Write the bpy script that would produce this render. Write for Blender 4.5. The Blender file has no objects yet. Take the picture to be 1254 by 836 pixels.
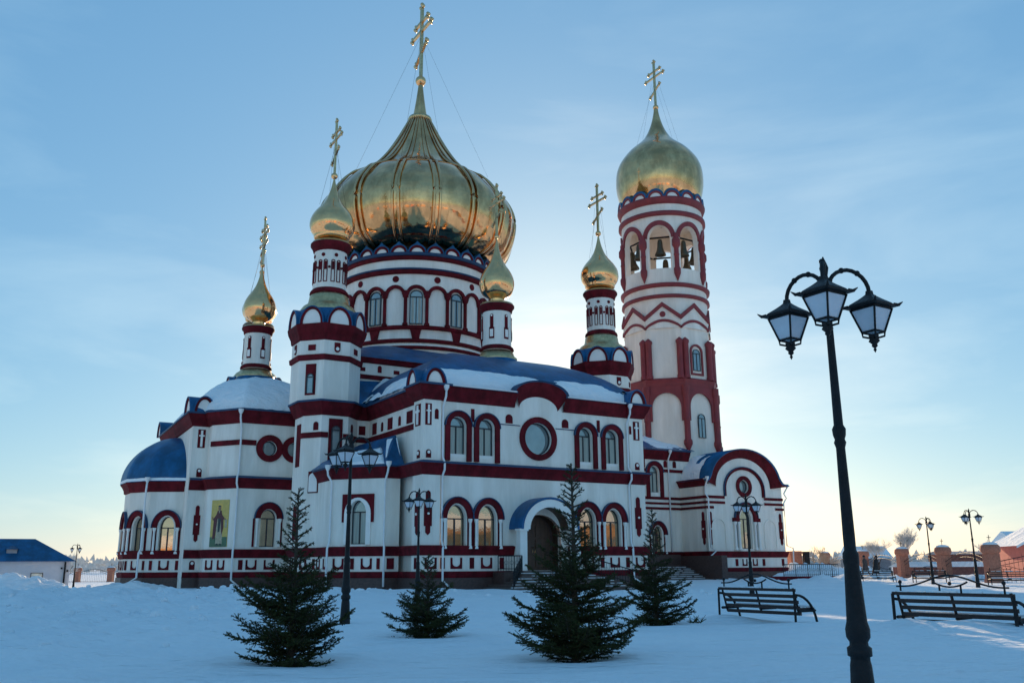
import bpy, bmesh, math, random
import numpy as np
from mathutils import Vector, Matrix, noise
from mathutils.geometry import tessellate_polygon
R = math.radians
random.seed(7)
SC = bpy.context.scene
COL = SC.collection
PI = math.pi

# ------------------------------------------------------------------ camera
PITCH, ROLL = R(13.94), R(.35)
fw = Vector((0, math.cos(PITCH), math.sin(PITCH)))
rt0 = Vector((1, 0, 0)); up0 = rt0.cross(fw)
rt = rt0 * math.cos(ROLL) - up0 * math.sin(ROLL)
up = rt.cross(fw)
cd = bpy.data.cameras.new('camera'); cam = bpy.data.objects.new('camera', cd); COL.objects.link(cam)
m = Matrix((rt, up, -fw)).transposed().to_4x4(); m.translation = Vector((0, 0, 1.35))
cam.matrix_world = m
cd.sensor_width = 36; cd.lens = 36 * 1104 / 1254; cd.clip_end = 20000; cd.clip_start = .1
SC.camera = cam

# ------------------------------------------------------------------ sky and sun
SUN_AZ, SUN_EL = R(2.4), R(12.6)
w = bpy.data.worlds.new('World'); SC.world = w; w.use_nodes = True
nt = w.node_tree; bg = nt.nodes['Background']
sky = nt.nodes.new('ShaderNodeTexSky'); sky.sky_type = 'NISHITA'; sky.sun_disc = False
sky.sun_elevation = SUN_EL; sky.sun_rotation = SUN_AZ
sky.altitude = 200; sky.air_density = 1.0; sky.dust_density = .5; sky.ozone_density = 2.2
tc = nt.nodes.new('ShaderNodeTexCoord')
mp = nt.nodes.new('ShaderNodeMapping'); mp.inputs['Scale'].default_value = (1.2, 1.6, 5.5); mp.inputs['Rotation'].default_value = (0.0, .25, .3)
nz = nt.nodes.new('ShaderNodeTexNoise'); nz.inputs['Scale'].default_value = 1.6; nz.inputs['Detail'].default_value = 7; nz.inputs['Roughness'].default_value = .55; nz.inputs['Distortion'].default_value = .35
rp = nt.nodes.new('ShaderNodeValToRGB'); rp.color_ramp.elements[0].position = .46; rp.color_ramp.elements[1].position = .78
rp.color_ramp.elements[0].color = (0, 0, 0, 1); rp.color_ramp.elements[1].color = (.9, .9, .9, 1)
mx = nt.nodes.new('ShaderNodeMix'); mx.data_type = 'RGBA'; mx.blend_type = 'MIX'
gain = nt.nodes.new('ShaderNodeMix'); gain.data_type = 'RGBA'; gain.blend_type = 'MULTIPLY'; gain.inputs['Factor'].default_value = 1
gain.inputs['B'].default_value = (1.65, 1.32, 1.14, 1)
nt.links.new(tc.outputs['Generated'], mp.inputs['Vector']); nt.links.new(mp.outputs['Vector'], nz.inputs['Vector'])
nt.links.new(nz.outputs['Fac'], rp.inputs['Fac']); nt.links.new(rp.outputs['Color'], mx.inputs['Factor'])
gm = nt.nodes.new('ShaderNodeGamma'); gm.inputs['Gamma'].default_value = .2; nt.links.new(sky.outputs['Color'], gm.inputs['Color'])
tint = nt.nodes.new('ShaderNodeMix'); tint.data_type = 'RGBA'; tint.blend_type = 'MULTIPLY'; tint.inputs['Factor'].default_value = 1; tint.inputs['B'].default_value = (.5725, 1.65, 2.99, 1)
nt.links.new(gm.outputs['Color'], tint.inputs['A'])
raw = nt.nodes.new('ShaderNodeMix'); raw.data_type = 'RGBA'; raw.blend_type = 'MULTIPLY'; raw.inputs['Factor'].default_value = 1; raw.inputs['B'].default_value = (.42, .36, .204, 1)
nt.links.new(sky.outputs['Color'], raw.inputs['A'])
glow = nt.nodes.new('ShaderNodeMix'); glow.data_type = 'RGBA'; glow.blend_type = 'ADD'; glow.inputs['Factor'].default_value = 1
nt.links.new(tint.outputs['Result'], glow.inputs['A']); nt.links.new(raw.outputs['Result'], glow.inputs['B'])
nt.links.new(glow.outputs['Result'], mx.inputs['A']); nt.links.new(glow.outputs['Result'], gain.inputs['A'])
nt.links.new(gain.outputs['Result'], mx.inputs['B']); nt.links.new(mx.outputs['Result'], bg.inputs['Color'])
bg.inputs['Strength'].default_value = .12
sd = bpy.data.lights.new('sun', 'SUN'); sd.energy = 5.0; sd.angle = R(.5); sd.color = (1, .72, .45)
so = bpy.data.objects.new('sun', sd); COL.objects.link(so)
sdir = Vector((math.sin(SUN_AZ) * math.cos(SUN_EL), math.cos(SUN_AZ) * math.cos(SUN_EL), math.sin(SUN_EL)))
so.rotation_euler = sdir.to_track_quat('Z', 'Y').to_euler()
SC.view_settings.view_transform = 'Standard'; SC.view_settings.look = 'None'
SC.view_settings.exposure = 0.25; SC.view_settings.gamma = 1
SC.render.engine = 'CYCLES'

# ------------------------------------------------------------------ materials
def mat(name, col, rough=.8, metal=0., var=.12, vs=3., bump=.0, bs=40., spec=.5, streak=0., col2=None, obj=True, coat=0):
    M_ = bpy.data.materials.new(name); M_.use_nodes = True; n = M_.node_tree; b = n.nodes['Principled BSDF']
    b.inputs['Roughness'].default_value = rough; b.inputs['Metallic'].default_value = metal
    b.inputs['Specular IOR Level'].default_value = spec
    if coat: b.inputs['Coat Weight'].default_value = coat; b.inputs['Coat Roughness'].default_value = .05
    t = n.nodes.new('ShaderNodeTexCoord'); x = n.nodes.new('ShaderNodeTexNoise')
    x.inputs['Scale'].default_value = vs; x.inputs['Detail'].default_value = 8; x.inputs['Roughness'].default_value = .62
    n.links.new(t.outputs['Object'], x.inputs['Vector'])
    if streak:
        mpn = n.nodes.new('ShaderNodeMapping'); mpn.inputs['Scale'].default_value = (1, 1, streak)
        n.links.new(t.outputs['Object'], mpn.inputs['Vector']); n.links.new(mpn.outputs['Vector'], x.inputs['Vector'])
    cr = n.nodes.new('ShaderNodeValToRGB')
    c = Vector(col); lo = c * (1 - var); hi = c * (1 + var)
    if col2: lo = Vector(col2)
    cr.color_ramp.elements[0].position = .32; cr.color_ramp.elements[1].position = .68
    cr.color_ramp.elements[0].color = (*[max(0, v) for v in lo], 1); cr.color_ramp.elements[1].color = (*[min(1, v) for v in hi], 1)
    n.links.new(x.outputs['Fac'], cr.inputs['Fac']); n.links.new(cr.outputs['Color'], b.inputs['Base Color'])
    if bump:
        y = n.nodes.new('ShaderNodeTexNoise'); y.inputs['Scale'].default_value = bs; y.inputs['Detail'].default_value = 5
        n.links.new(t.outputs['Object'], y.inputs['Vector'])
        bp = n.nodes.new('ShaderNodeBump'); bp.inputs['Strength'].default_value = bump; bp.inputs['Distance'].default_value = .05
        n.links.new(y.outputs['Fac'], bp.inputs['Height']); n.links.new(bp.outputs['Normal'], b.inputs['Normal'])
    return M_
WHITE = mat('white_plaster', (.93, .87, .78), .85, var=.07, vs=.9, bump=.12, bs=14, streak=.3)
def stain(M_, lo=.80, zs=.12, sc=.9):
    n = M_.node_tree; b = n.nodes['Principled BSDF']; src = b.inputs['Base Color'].links[0].from_socket
    t = n.nodes.new('ShaderNodeTexCoord'); mp_ = n.nodes.new('ShaderNodeMapping'); mp_.inputs['Scale'].default_value = (1, 1, zs)
    x = n.nodes.new('ShaderNodeTexNoise'); x.inputs['Scale'].default_value = sc; x.inputs['Detail'].default_value = 10; x.inputs['Roughness'].default_value = .7
    n.links.new(t.outputs['Object'], mp_.inputs['Vector']); n.links.new(mp_.outputs['Vector'], x.inputs['Vector'])
    c = n.nodes.new('ShaderNodeValToRGB'); c.color_ramp.elements[0].position = .42; c.color_ramp.elements[1].position = .60
    c.color_ramp.elements[0].color = (lo, lo * .985, lo * .96, 1); c.color_ramp.elements[1].color = (1, 1, 1, 1); n.links.new(x.outputs['Fac'], c.inputs['Fac'])
    k = n.nodes.new('ShaderNodeMix'); k.data_type = 'RGBA'; k.blend_type = 'MULTIPLY'; k.inputs['Factor'].default_value = 1
    n.links.new(src, k.inputs['A']); n.links.new(c.outputs['Color'], k.inputs['B']); n.links.new(k.outputs['Result'], b.inputs['Base Color'])
stain(WHITE, .88)
WHITE2 = mat('white_trim', (.90, .86, .80), .7, var=.04, vs=2, bump=.05)
TOWERW = mat('cream_plaster', (.93, .85, .75), .85, var=.08, vs=.7, bump=.12, bs=12, streak=.3)
MAROON = mat('maroon_paint', (.15, .008, .015), .8, spec=.2, var=.22, vs=1.6, bump=.1, bs=20, streak=.5)
REDT = mat('tower_red_paint', (.24, .03, .035), .6, var=.2, vs=1.3, bump=.1, bs=20, streak=.5)
BLUE = mat('blue_roof_metal', (.006, .11, .27), .42, var=.15, vs=1.2, bump=.25, bs=2.2, spec=.35)
BLUETRIM = mat('blue_trim', (.01, .05, .12), .6, var=.1)
BROWN = mat('brown_granite', (.075, .042, .036), .45, var=.3, vs=6, bump=.1, bs=30)
STEP = mat('granite_step', (.10, .07, .06), .6, var=.25, vs=8, bump=.1)
GOLD = mat('gold_leaf', (.97, .53, .24), .10, metal=1, var=.1, vs=1.1, bump=.18, bs=2.6)
GOLDS = mat('gold_leaf_small', (.97, .53, .24), .09, metal=1, var=.1, vs=2, bump=.10, bs=5)
GOLDD = mat('dull_gold', (.66, .47, .24), .35, metal=1, var=.25, vs=4, bump=.3, bs=8)
IRON = mat('black_iron', (.010, .011, .013), .5, var=.4, vs=8, bump=.25, spec=.25)
SLAT = mat('dark_wood_slat', (.035, .018, .016), .6, var=.35, vs=9, bump=.15, bs=30)
LGLASS = mat('frosted_lamp_glass', (.62, .66, .72), .35, var=.06, vs=9)
WOOD = mat('dark_door_wood', (.085, .042, .025), .5, var=.35, vs=5, bump=.3, bs=14, streak=.15)
PIPE = mat('white_pipe', (.84, .83, .82), .5, var=.05)
BRICK = mat('orange_brick', (.42, .17, .11), .9, var=.25, vs=9, bump=.3, bs=30)
BRICKR = mat('red_brick_wall', (.33, .12, .09), .9, var=.2, vs=3, bump=.2)
PINK = mat('salmon_wall', (.55, .17, .14), .9, var=.1, vs=3)
OCHREW = mat('ochre_wall', (.50, .27, .11), .9, var=.15, vs=1)
GREYW = mat('grey_shed', (.30, .30, .32), .8, var=.2, vs=1)
BRONZE = mat('bell_bronze', (.10, .085, .06), .45, metal=.8, var=.2)
BARK = mat('spruce_bark', (.07, .05, .035), .9, var=.3, vs=20)
NEEDLE = mat('spruce_needles', (.045, .055, .020), .8, var=.6, vs=2.5, spec=.1)
FROST = mat('frosty_twigs', (.62, .60, .57), .9, var=.25, vs=.8)  # frost colour, lightened further to stand in for backlight and distance haze
SHRUBM = mat('brown_shrub_twigs', (.40, .30, .22), .9, var=.3, vs=1.5)
HOUSEW = mat('house_white', (.66, .64, .66), .85, var=.06, vs=1)
WINDARK = mat('window_frame_dark', (.022, .024, .03), .45, var=.2)
COATB = mat('dark_coat', (.02, .025, .03), .9); COATG = mat('grey_coat', (.10, .075, .07), .9); SKIN = mat('skin', (.5, .3, .22), .6); HATP = mat('pink_hat', (.5, .12, .16), .9)
ICY = mat('icon_ochre', (.62, .45, .12), .5, var=.12, vs=6); ICG = mat('icon_green', (.07, .16, .09), .5, var=.2, vs=8)
ICR = mat('icon_robe', (.10, .025, .03), .5, var=.2, vs=8); ICC = mat('icon_tunic', (.42, .38, .26), .5, var=.25, vs=8)
ICD = mat('icon_stole', (.02, .05, .05), .5); ICH = mat('icon_halo', (.75, .50, .12), .4); ICF = mat('icon_face', (.30, .17, .10), .5)
def glassmat(name, col, metal, rough=.04):
    g = mat(name, col, rough, metal=metal, var=.12, vs=1.3, bump=.04, bs=1.5, spec=.8)
    return g
stain(TOWERW, .9); stain(MAROON, .6, .6, 1.6); stain(BLUE, .62, .5, .8); stain(GOLD, .66, .5, .6)
GLASSU = glassmat('pale_window_glass', (.30, .36, .37), .55, .06)
GLASSL = glassmat('mirror_window_glass', (.55, .43, .30), .85, .03)
CURT = mat('curtain', (.42, .44, .38), .9, var=.2, vs=7, streak=.05)
def snowmat():
    M_ = bpy.data.materials.new('snow'); M_.use_nodes = True; n = M_.node_tree; b = n.nodes['Principled BSDF']
    b.inputs['Roughness'].default_value = .75; b.inputs['Specular IOR Level'].default_value = .25
    g = n.nodes.new('ShaderNodeNewGeometry')
    x = n.nodes.new('ShaderNodeTexNoise'); x.inputs['Scale'].default_value = .35; x.inputs['Detail'].default_value = 9
    n.links.new(g.outputs['Position'], x.inputs['Vector'])
    cr = n.nodes.new('ShaderNodeValToRGB'); cr.color_ramp.elements[0].position = .3; cr.color_ramp.elements[1].position = .75
    cr.color_ramp.elements[0].color = (.82, .88, .92, 1); cr.color_ramp.elements[1].color = (.90, .94, .96, 1)
    n.links.new(x.outputs['Fac'], cr.inputs['Fac']); n.links.new(cr.outputs['Color'], b.inputs['Base Color'])
    prev = None
    for sc, st, di, zs in ((.9, .8, .45, 1), (3.2, .8, .16, 1), (14, .6, .05, 1), (70, .4, .012, 1)):
        y = n.nodes.new('ShaderNodeTexNoise'); y.inputs['Scale'].default_value = sc; y.inputs['Detail'].default_value = 6
        mp_ = n.nodes.new('ShaderNodeMapping'); mp_.inputs['Scale'].default_value = (.6, 1.3, 1)
        n.links.new(g.outputs['Position'], mp_.inputs['Vector']); n.links.new(mp_.outputs['Vector'], y.inputs['Vector'])
        bp = n.nodes.new('ShaderNodeBump'); bp.inputs['Strength'].default_value = st; bp.inputs['Distance'].default_value = di
        n.links.new(y.outputs['Fac'], bp.inputs['Height'])
        if prev: n.links.new(prev.outputs['Normal'], bp.inputs['Normal'])
        prev = bp
    n.links.new(prev.outputs['Normal'], b.inputs['Normal'])
    return M_
SNOW = snowmat()

# ------------------------------------------------------------------ mesh helpers
class MB:
    def __init__(s): s.v = []; s.f = []; s.sm = []
    def add(s, vs, fs, smooth=False):
        o = len(s.v); s.v += [tuple(p) for p in vs]; s.f += [tuple(i + o for i in q) for q in fs]; s.sm += [smooth] * len(fs); return s
    def box(s, x0, x1, y0, y1, z0, z1):
        vs = [(x, y, z) for z in (z0, z1) for y in (y0, y1) for x in (x0, x1)]
        return s.add(vs, [(0, 2, 3, 1), (4, 5, 7, 6), (0, 1, 5, 4), (2, 6, 7, 3), (0, 4, 6, 2), (1, 3, 7, 5)])
    def grid(s, rows, closed=False, smooth=True):
        n = len(rows[0]); o = len(s.v)
        for r in rows: s.v += [tuple(p) for p in r]
        fs = []
        for i in range(len(rows) - 1):
            for j in range(n if closed else n - 1):
                k = (j + 1) % n
                fs.append((o + i * n + j, o + i * n + k, o + (i + 1) * n + k, o + (i + 1) * n + j))
        s.f += fs; s.sm += [smooth] * len(fs); return s
    def lathe(s, prof, n=24, c=(0, 0), a0=0, smooth=True, lobes=None):
        rows = []
        for (r, z) in prof:
            rows.append([(c[0] + r * math.cos(a0 + 2 * PI * j / n), c[1] + r * math.sin(a0 + 2 * PI * j / n), z) for j in range(n)])
        return s.grid(rows, True, smooth)
    def tube(s, pts, rad, n=6, smooth=True, cap=True):
        pts = [Vector(p) for p in pts]; rows = []
        if not hasattr(rad, '__len__'): rad = [rad] * len(pts)
        ref = None
        for i, p in enumerate(pts):
            d = (pts[min(i + 1, len(pts) - 1)] - pts[max(i - 1, 0)]).normalized()
            if ref is None: ref = Vector((0, 0, 1)) if abs(d.z) < .9 else Vector((1, 0, 0))
            a = d.cross(ref)
            if a.length < 1e-4: a = d.cross(Vector((0, 1, 0)))
            a.normalize(); b = d.cross(a); ref = -b if False else ref
            rows.append([p + (a * math.cos(2 * PI * k / n) + b * math.sin(2 * PI * k / n)) * rad[i] for k in range(n)])
        o = len(s.v); s.grid(rows, True, smooth)
        if cap:
            s.f.append(tuple(o + k for k in range(n))); s.f.append(tuple(o + (len(rows) - 1) * n + k for k in reversed(range(n)))); s.sm += [False] * 2
        return s
    def ball(s, c, r, n=12, sz=1.):
        pr = [(r * math.sin(PI * i / (n // 2 + 2)), c[2] - r * sz * math.cos(PI * i / (n // 2 + 2))) for i in range(n // 2 + 3)]
        pr[0] = (1e-4, pr[0][1]); pr[-1] = (1e-4, pr[-1][1])
        return s.lathe(pr, n, (c[0], c[1]))
    def build(s, name, material, parent=None, label=None, loc=None):
        me = bpy.data.meshes.new(name); me.from_pydata(s.v, [], s.f); me.update()
        me.polygons.foreach_set('use_smooth', s.sm)
        me.materials.append(material)
        bm = bmesh.new(); bm.from_mesh(me); bmesh.ops.recalc_face_normals(bm, faces=bm.faces); bm.to_mesh(me); bm.free()
        o = bpy.data.objects.new(name, me); COL.objects.link(o)
        if parent: o.parent = parent
        if label: o['label'] = label
        if loc: o.location = loc
        return o
def tag(o, label=None, cat=None, group=None, kind=None):
    for k, v in (('label', label), ('category', cat), ('group', group), ('kind', kind)):
        if v: o[k] = v
    return o
def empty(name, loc, rz=0, **k):
    o = bpy.data.objects.new(name, None); COL.objects.link(o); o.location = loc; o.rotation_euler = (0, 0, rz); tag(o, **k); return o
def inst(me_obj, name, parent, loc=(0, 0, 0), rz=0, scale=None):
    o = me_obj.copy(); o.name = name; COL.objects.link(o); o.parent = parent; o.location = loc; o.rotation_euler = (0, 0, rz)
    if scale: o.scale = scale
    return o

class Fr:   # wall frame: s runs along the wall, z up, d outwards
    def __init__(s, p, q, d=0.):
        s.o = Vector((p[0], p[1], 0)); e = Vector((q[0] - p[0], q[1] - p[1], 0)); s.L = e.length; s.t = e.normalized()
        s.n = Vector((s.t.y, -s.t.x, 0)); s.o = s.o + s.n * d
    def P(s, a, z, d=0.): return s.o + s.t * a + s.n * d + Vector((0, 0, z))
def arch_pts(c, zs, r, n=14, rz=None, z0=None):
    rz = rz or r
    p = [(c + r * math.cos(PI * i / n), zs + rz * math.sin(PI * i / n)) for i in range(n + 1)]
    if z0 is not None: p = [(c + r, z0)] + p + [(c - r, z0)]
    return p
def circ(c, z, r, n=28): return [(c + r * math.cos(2 * PI * i / n), z + r * math.sin(2 * PI * i / n)) for i in range(n)]
def rect(a0, a1, z0, z1): return [(a0, z0), (a1, z0), (a1, z1), (a0, z1)]
def plate(mb, fr, poly, d0, d1, back=False, holes=()):
    loops = [[Vector((a, z, 0)) for a, z in poly]] + [[Vector((a, z, 0)) for a, z in h] for h in holes]
    tri = tessellate_polygon(loops); flat = [p for l in loops for p in l]
    vs = [fr.P(p.x, p.y, d1) for p in flat]; mb.add(vs, [tuple(t) for t in tri])
    if back: mb.add([fr.P(p.x, p.y, d0) for p in flat], [tuple(reversed(t)) for t in tri])
    for l in loops:
        n = len(l); vs = [fr.P(p.x, p.y, d1) for p in l] + [fr.P(p.x, p.y, d0) for p in l]
        mb.add(vs, [(i, (i + 1) % n, n + (i + 1) % n, n + i) for i in range(n)])
    return mb
def band(mb, fr, inner, outer, d0, d1):      # open strip between two polylines
    n = len(inner)
    vi1 = [fr.P(a, z, d1) for a, z in inner]; vo1 = [fr.P(a, z, d1) for a, z in outer]
    vi0 = [fr.P(a, z, d0) for a, z in inner]; vo0 = [fr.P(a, z, d0) for a, z in outer]
    vs = vi1 + vo1 + vi0 + vo0; f = []
    for i in range(n - 1):
        f += [(i, i + 1, n + i + 1, n + i), (n + i, n + i + 1, 3 * n + i + 1, 3 * n + i), (i + 1, i, 2 * n + i, 2 * n + i + 1)]
    f += [(0, n, 3 * n, 2 * n), (n - 1, 2 * n - 1, 4 * n - 1, 3 * n - 1)]
    return mb.add(vs, f)
def sweep(path, prof, closed=False):
    P = [Vector(p) for p in path]; n = len(P); rows = []
    for (o, z) in prof:
        row = []
        for i in range(n):
            a = P[(i - 1) % n]; b = P[i]; c = P[(i + 1) % n]
            if not closed and i == 0: d1 = d2 = (c - b).normalized()
            elif not closed and i == n - 1: d1 = d2 = (b - a).normalized()
            else: d1 = (b - a).normalized(); d2 = (c - b).normalized()
            n1 = Vector((d1.y, -d1.x)); n2 = Vector((d2.y, -d2.x)); mm = (n1 + n2); mm = mm / max(.35, mm.dot(n1))
            q = b + mm * o; row.append((q.x, q.y, z))
        rows.append(row)
    mb = MB(); mb.grid(rows, closed, False)
    return mb

# ================================================================== CHURCH
TH = R(30.7)
OX, OY = -5.236, 52.0
church = empty('cathedral', (OX, OY, 0), TH, label='large white and maroon Orthodox cathedral with gold onion domes and blue roofs', cat='church')
CH = church
def oct_pts(c, a, rot=0):
    r = a / math.cos(PI / 8)
    return [(c[0] + r * math.cos(rot + PI / 8 + PI / 4 * k), c[1] + r * math.sin(rot + PI / 8 + PI / 4 * k)) for k in range(8)]
T1, T2, T3, TA = (-2.45, 10.3), (20.7, 10.3), (-.9, 34.5), 2.12
hs = TA * math.tan(PI / 8)
EAST = [(-9.0, 30.3), (-9.45, 17.04), (-8.35, 17.04), (-8.35, 16.1), (-6.85, 14.0), (-3.0, 14.0)]
OCTL = [(-4.15, 9.3), (-3.3, 8.17), (-1.5, 8.17), (-.45, 9.3)]
BK = [(-3.0, 12.2), (-4.15, 11.0)]
SIDE = [(-.45, 9.3), (.4, 9.3), (.4, 1.2), (0, 1.2), (0, -.12)]
FAC = [(1.15, -.12), (1.15, 0), (15, 0), (15, -.12), (16.15, -.12), (16.15, 1.2), (15.75, 1.2), (15.75, 9.3), (T2[0] - TA, 9.3)]
OCTR = [(T2[0] - TA, T2[1] - hs), (T2[0] - hs, T2[1] - TA), (T2[0] + hs, T2[1] - TA), (T2[0] + TA, T2[1] - hs)]
WST = [(T2[0] + TA, 14), (24, 14), (24, 18.5), (36.5, 18.5)]
UP = EAST + BK + OCTL + SIDE + FAC + OCTR + WST
LOWA = EAST + [OCTL[0], (-3.33, T1[1] - TA)]
LOWB = [(-3.33, 8.2), (-3.33, 5.45), (-.98, 3.03), (0, 3.03), (0, 1.2), (0, -.12)] + FAC[:6] + [(16.15, 3.03), (17.1, 3.03), (19.4, 5.45), (19.4, 8.2)]

def win(fr, c, z0, zs, r, rz=None, depth=-.32, gl=GLASSU, mull=True, transom=True, name='window', curtain=True):
    rz = rz or r
    f = MB(); outer = arch_pts(c, zs, r, rz=rz, z0=z0); fw_ = .055
    inner = arch_pts(c, zs, r - fw_, rz=rz - fw_, z0=z0 + fw_)
    band(f, fr, inner + [inner[0]], outer + [outer[0]], depth - .02, depth + .05)
    def bar(a0, a1, za, zb): plate(f, fr, rect(a0, a1, za, zb), depth - .01, depth + .055)
    if mull: bar(c - .04, c + .04, z0 + fw_, zs - .03)
    if transom: bar(c - r + fw_, c + r - fw_, zs - .03, zs + .04)
    w_ = f.build(name, WINDARK, CH)
    g = MB(); plate(g, fr, arch_pts(c, zs, r, rz=rz, z0=z0), depth - .04, depth); g.build('pane', gl, w_)
    if curtain:
        for sgn in (-1, 1):
            k = MB(); rows = []
            for zz in (z0 + .05, zs - .05):
                rows.append([fr.P(c + sgn * (r * .42 + .16 * r * (i - 4) / 4 * 2.2), zz, depth + .004 + .004 * math.sin(i * 2.1)) for i in range(9)])
            k.grid(rows)
            if gl is GLASSU: k.build('curtain', CURT, w_)
    return w_
def ring(fr, c, zs, r0, r1, z0=None, rz0=None, rz1=None, d=.10, mtl=MAROON, name='window_arch', label=None, par=None, blue=True):
    mb = MB(); i = arch_pts(c, zs, r0, 18, rz0, z0); o = arch_pts(c, zs, r1, 18, rz1, z0); band(mb, fr, i, o, 0, d)
    ob = mb.build(name, mtl, par or CH, label)
    if blue:
        b = MB(); i2 = arch_pts(c, zs, r1, 18, rz1, None); o2 = arch_pts(c, zs, r1 + .05, 18, (rz1 or r1) + .05, None); band(b, fr, i2, o2, 0, d + .05); b.build('blue_edge', BLUETRIM, ob if (par or CH) is CH else CH)
    return ob
def solid(fr, poly, d, mtl, name, par=None, holes=(), d0=0.):
    mb = MB(); plate(mb, fr, poly, d0, d, holes=holes); return mb.build(name, mtl, par or CH)
def niche(fr, c, z0, z1, w_=.36, mtl=MAROON): # small arched maroon plaque
    r = w_ / 2; return solid(fr, arch_pts(c, z1 - r, r, 8, z0=z0), .03, mtl, 'small_niche')
def cross_panel(fr, c, z0, z1, w_):
    p = solid(fr, rect(c - w_ / 2, c + w_ / 2, z0, z1), .03, MAROON, 'cross_panel')
    k = MB(); b = w_ * .14; plate(k, fr, rect(c - b, c + b, z0 + .07, z1 - .07), .03, .08); zc = z0 + (z1 - z0) * .66
    plate(k, fr, rect(c - w_ * .36, c + w_ * .36, zc - b * .7, zc + b * .7), .03, .075); k.build('relief_cross', WHITE2, p)
def keyhole(fr, c, z0, z1, w_=.36):
    r = w_ / 2; p = solid(fr, arch_pts(c, z1 - r, r, 10, z0=z0), .03, MAROON, 'keyhole_plaque')
    solid(fr, circ(c, z1 - r, r * .55, 12), .07, WHITE2, 'white_disc', p, d0=.03)
def ushape(fr, c, z0=1.19, z1=1.81, w_=.74, up_=True):
    h = w_ / 2; r = h - .12; zc = z0 + .12 + r * .8
    if up_: pl = [(c - h, z0), (c + h, z0), (c + h, z1), (c + r, z1), (c + r, zc)] + [(c + r * math.cos(-PI * i / 8), zc + r * .8 * math.sin(-PI * i / 8)) for i in range(1, 9)] + [(c - r, z1), (c - h, z1)]
    solid(fr, pl, .04, MAROON, 'plinth_relief')
def pbar(fr, c, z0=1.19, z1=1.81, w_=.28): solid(fr, rect(c - w_ / 2, c + w_ / 2, z0, z1), .04, MAROON, 'plinth_panel')
def baluster_orn(fr, c, z0, z1, w_=.5):
    h = z1 - z0; a = w_ / 2; b = w_ * .3
    pl = [(c - b, z0 + b), (c - b * .7, z0 + .1), (c, z0), (c + b * .7, z0 + .1), (c + b, z0 + b), (c + b, z0 + h * .2), (c + a, z0 + h * .2), (c + a, z0 + h * .73), (c + b, z0 + h * .73), (c + b, z1 - b), (c + b * .7, z1 - .06), (c, z1), (c - b * .7, z1 - .06), (c - b, z1 - b), (c - b, z0 + h * .73), (c - a, z0 + h * .73), (c - a, z0 + h * .2), (c - b, z0 + h * .2)]
    p = solid(fr, pl, .06, MAROON, 'wall_ornament')
    solid(fr, circ(c, z0 + h * .48, w_ * .14, 10), .12, WHITE2, 'white_disc', p, d0=.06)
def lowarch(fr, c, R1=1.02, zs=4.0, z1=5.22, z0=2.3, pr=.5, gl=GLASSL):
    ring(fr, c, zs, R1 - .33, R1, rz0=z1 - zs - .33, rz1=z1 - zs, d=.16, name='window_arch')
    for sgn in (-1, 1):
        rp_ = MB(); plate(rp_, fr, rect(c + sgn * (R1 - .17) - .16, c + sgn * (R1 - .17) + .16, z0, zs), 0, .02); rp_.build('maroon_backing', MAROON, CH)
        cm = MB(); x = c + sgn * (R1 - .2); p = fr.P(x, 0, .13)
        cm.lathe([(.13, z0), (.13, z0 + .12), (.08, z0 + .2), (.075, z0 + .5), (.07, zs - .25), (.12, zs - .12), (.13, zs)], 10, (p.x, p.y)); cm.build('window_column', WHITE2, CH)
    win(fr, c, z0 + .02, zs, pr, rz=z1 - zs - .42, gl=gl)
def archhole(c, z0, zs, r, rz=None): return arch_pts(c, zs, r, 14, rz, z0=z0)

def wall(path, z0, z1, holes={}, reveal=.34, name='wall', mtl=WHITE, closed=False, label=None, top=False):
    mb = MB(); n = len(path)
    for i in range(n if closed else n - 1):
        fr = Fr(path[i], path[(i + 1) % n]); h = holes.get(i, [])
        plate(mb, fr, rect(0, fr.L, z0, z1), -.02 if not h else -reveal, 0, holes=h) if h else mb.add([fr.P(0, z0), fr.P(fr.L, z0), fr.P(fr.L, z1), fr.P(0, z1)], [(0, 1, 2, 3)])
    return mb.build(name, mtl, CH, label)

# ---------------- east block
E5 = Fr(EAST[4], EAST[5])                     # v = 14 face, s = u + 6.85
wall(EAST, 0, 11.0, {4: [archhole(2.13, 2.65, 4.5, .52, .6), circ(1.93, 9.2, .5, 24), circ(3.66, 9.2, .5, 24)]}, label='white plaster wall of the eastern block')
ring(E5, 2.13, 4.5, .56, .93, rz0=.64, rz1=1.05, d=.16)
win(E5, 2.13, 2.65, 4.5, .52, rz=.6, gl=GLASSL)
for sgn in (-1, 1):
    p = E5.P(2.13 + sgn * .76, 0, .12); c_ = MB(); c_.lathe([(.12, 2.65), (.07, 2.85), (.065, 4.2), (.12, 4.4), (.12, 4.5)], 10, p[:2]); c_.build('window_column', WHITE2, CH)
    solid(E5, rect(2.13 + sgn * .93 - .1, 2.13 + sgn * .93 + .04, 2.65, 4.5), .03, MAROON, 'maroon_backing')
def round_window(fr, c, z, r0, r1, glass=GLASSU, hole=True):
    mb = MB(); a = circ(c, z, r0, 32); b = circ(c, z, r1, 32); band(mb, fr, a + [a[0]], b + [b[0]], 0, .12); w_ = mb.build('round_window', MAROON, CH)
    f = MB(); a = circ(c, z, r0 - .05, 32); b = circ(c, z, r0 + .01, 32); band(f, fr, a + [a[0]], b + [b[0]], -.32 if hole else .01, -.2 if hole else .1); f.build('frame', WINDARK, w_)
    g = MB(); plate(g, fr, circ(c, z, r0 + .02, 32), -.34, -.30) if hole else plate(g, fr, circ(c, z, r0, 32), 0, .04); g.build('pane', glass, w_)
    return w_
round_window(E5, 1.93, 9.2, .5, .92); round_window(E5, 3.66, 9.2, .5, .9)
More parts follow.
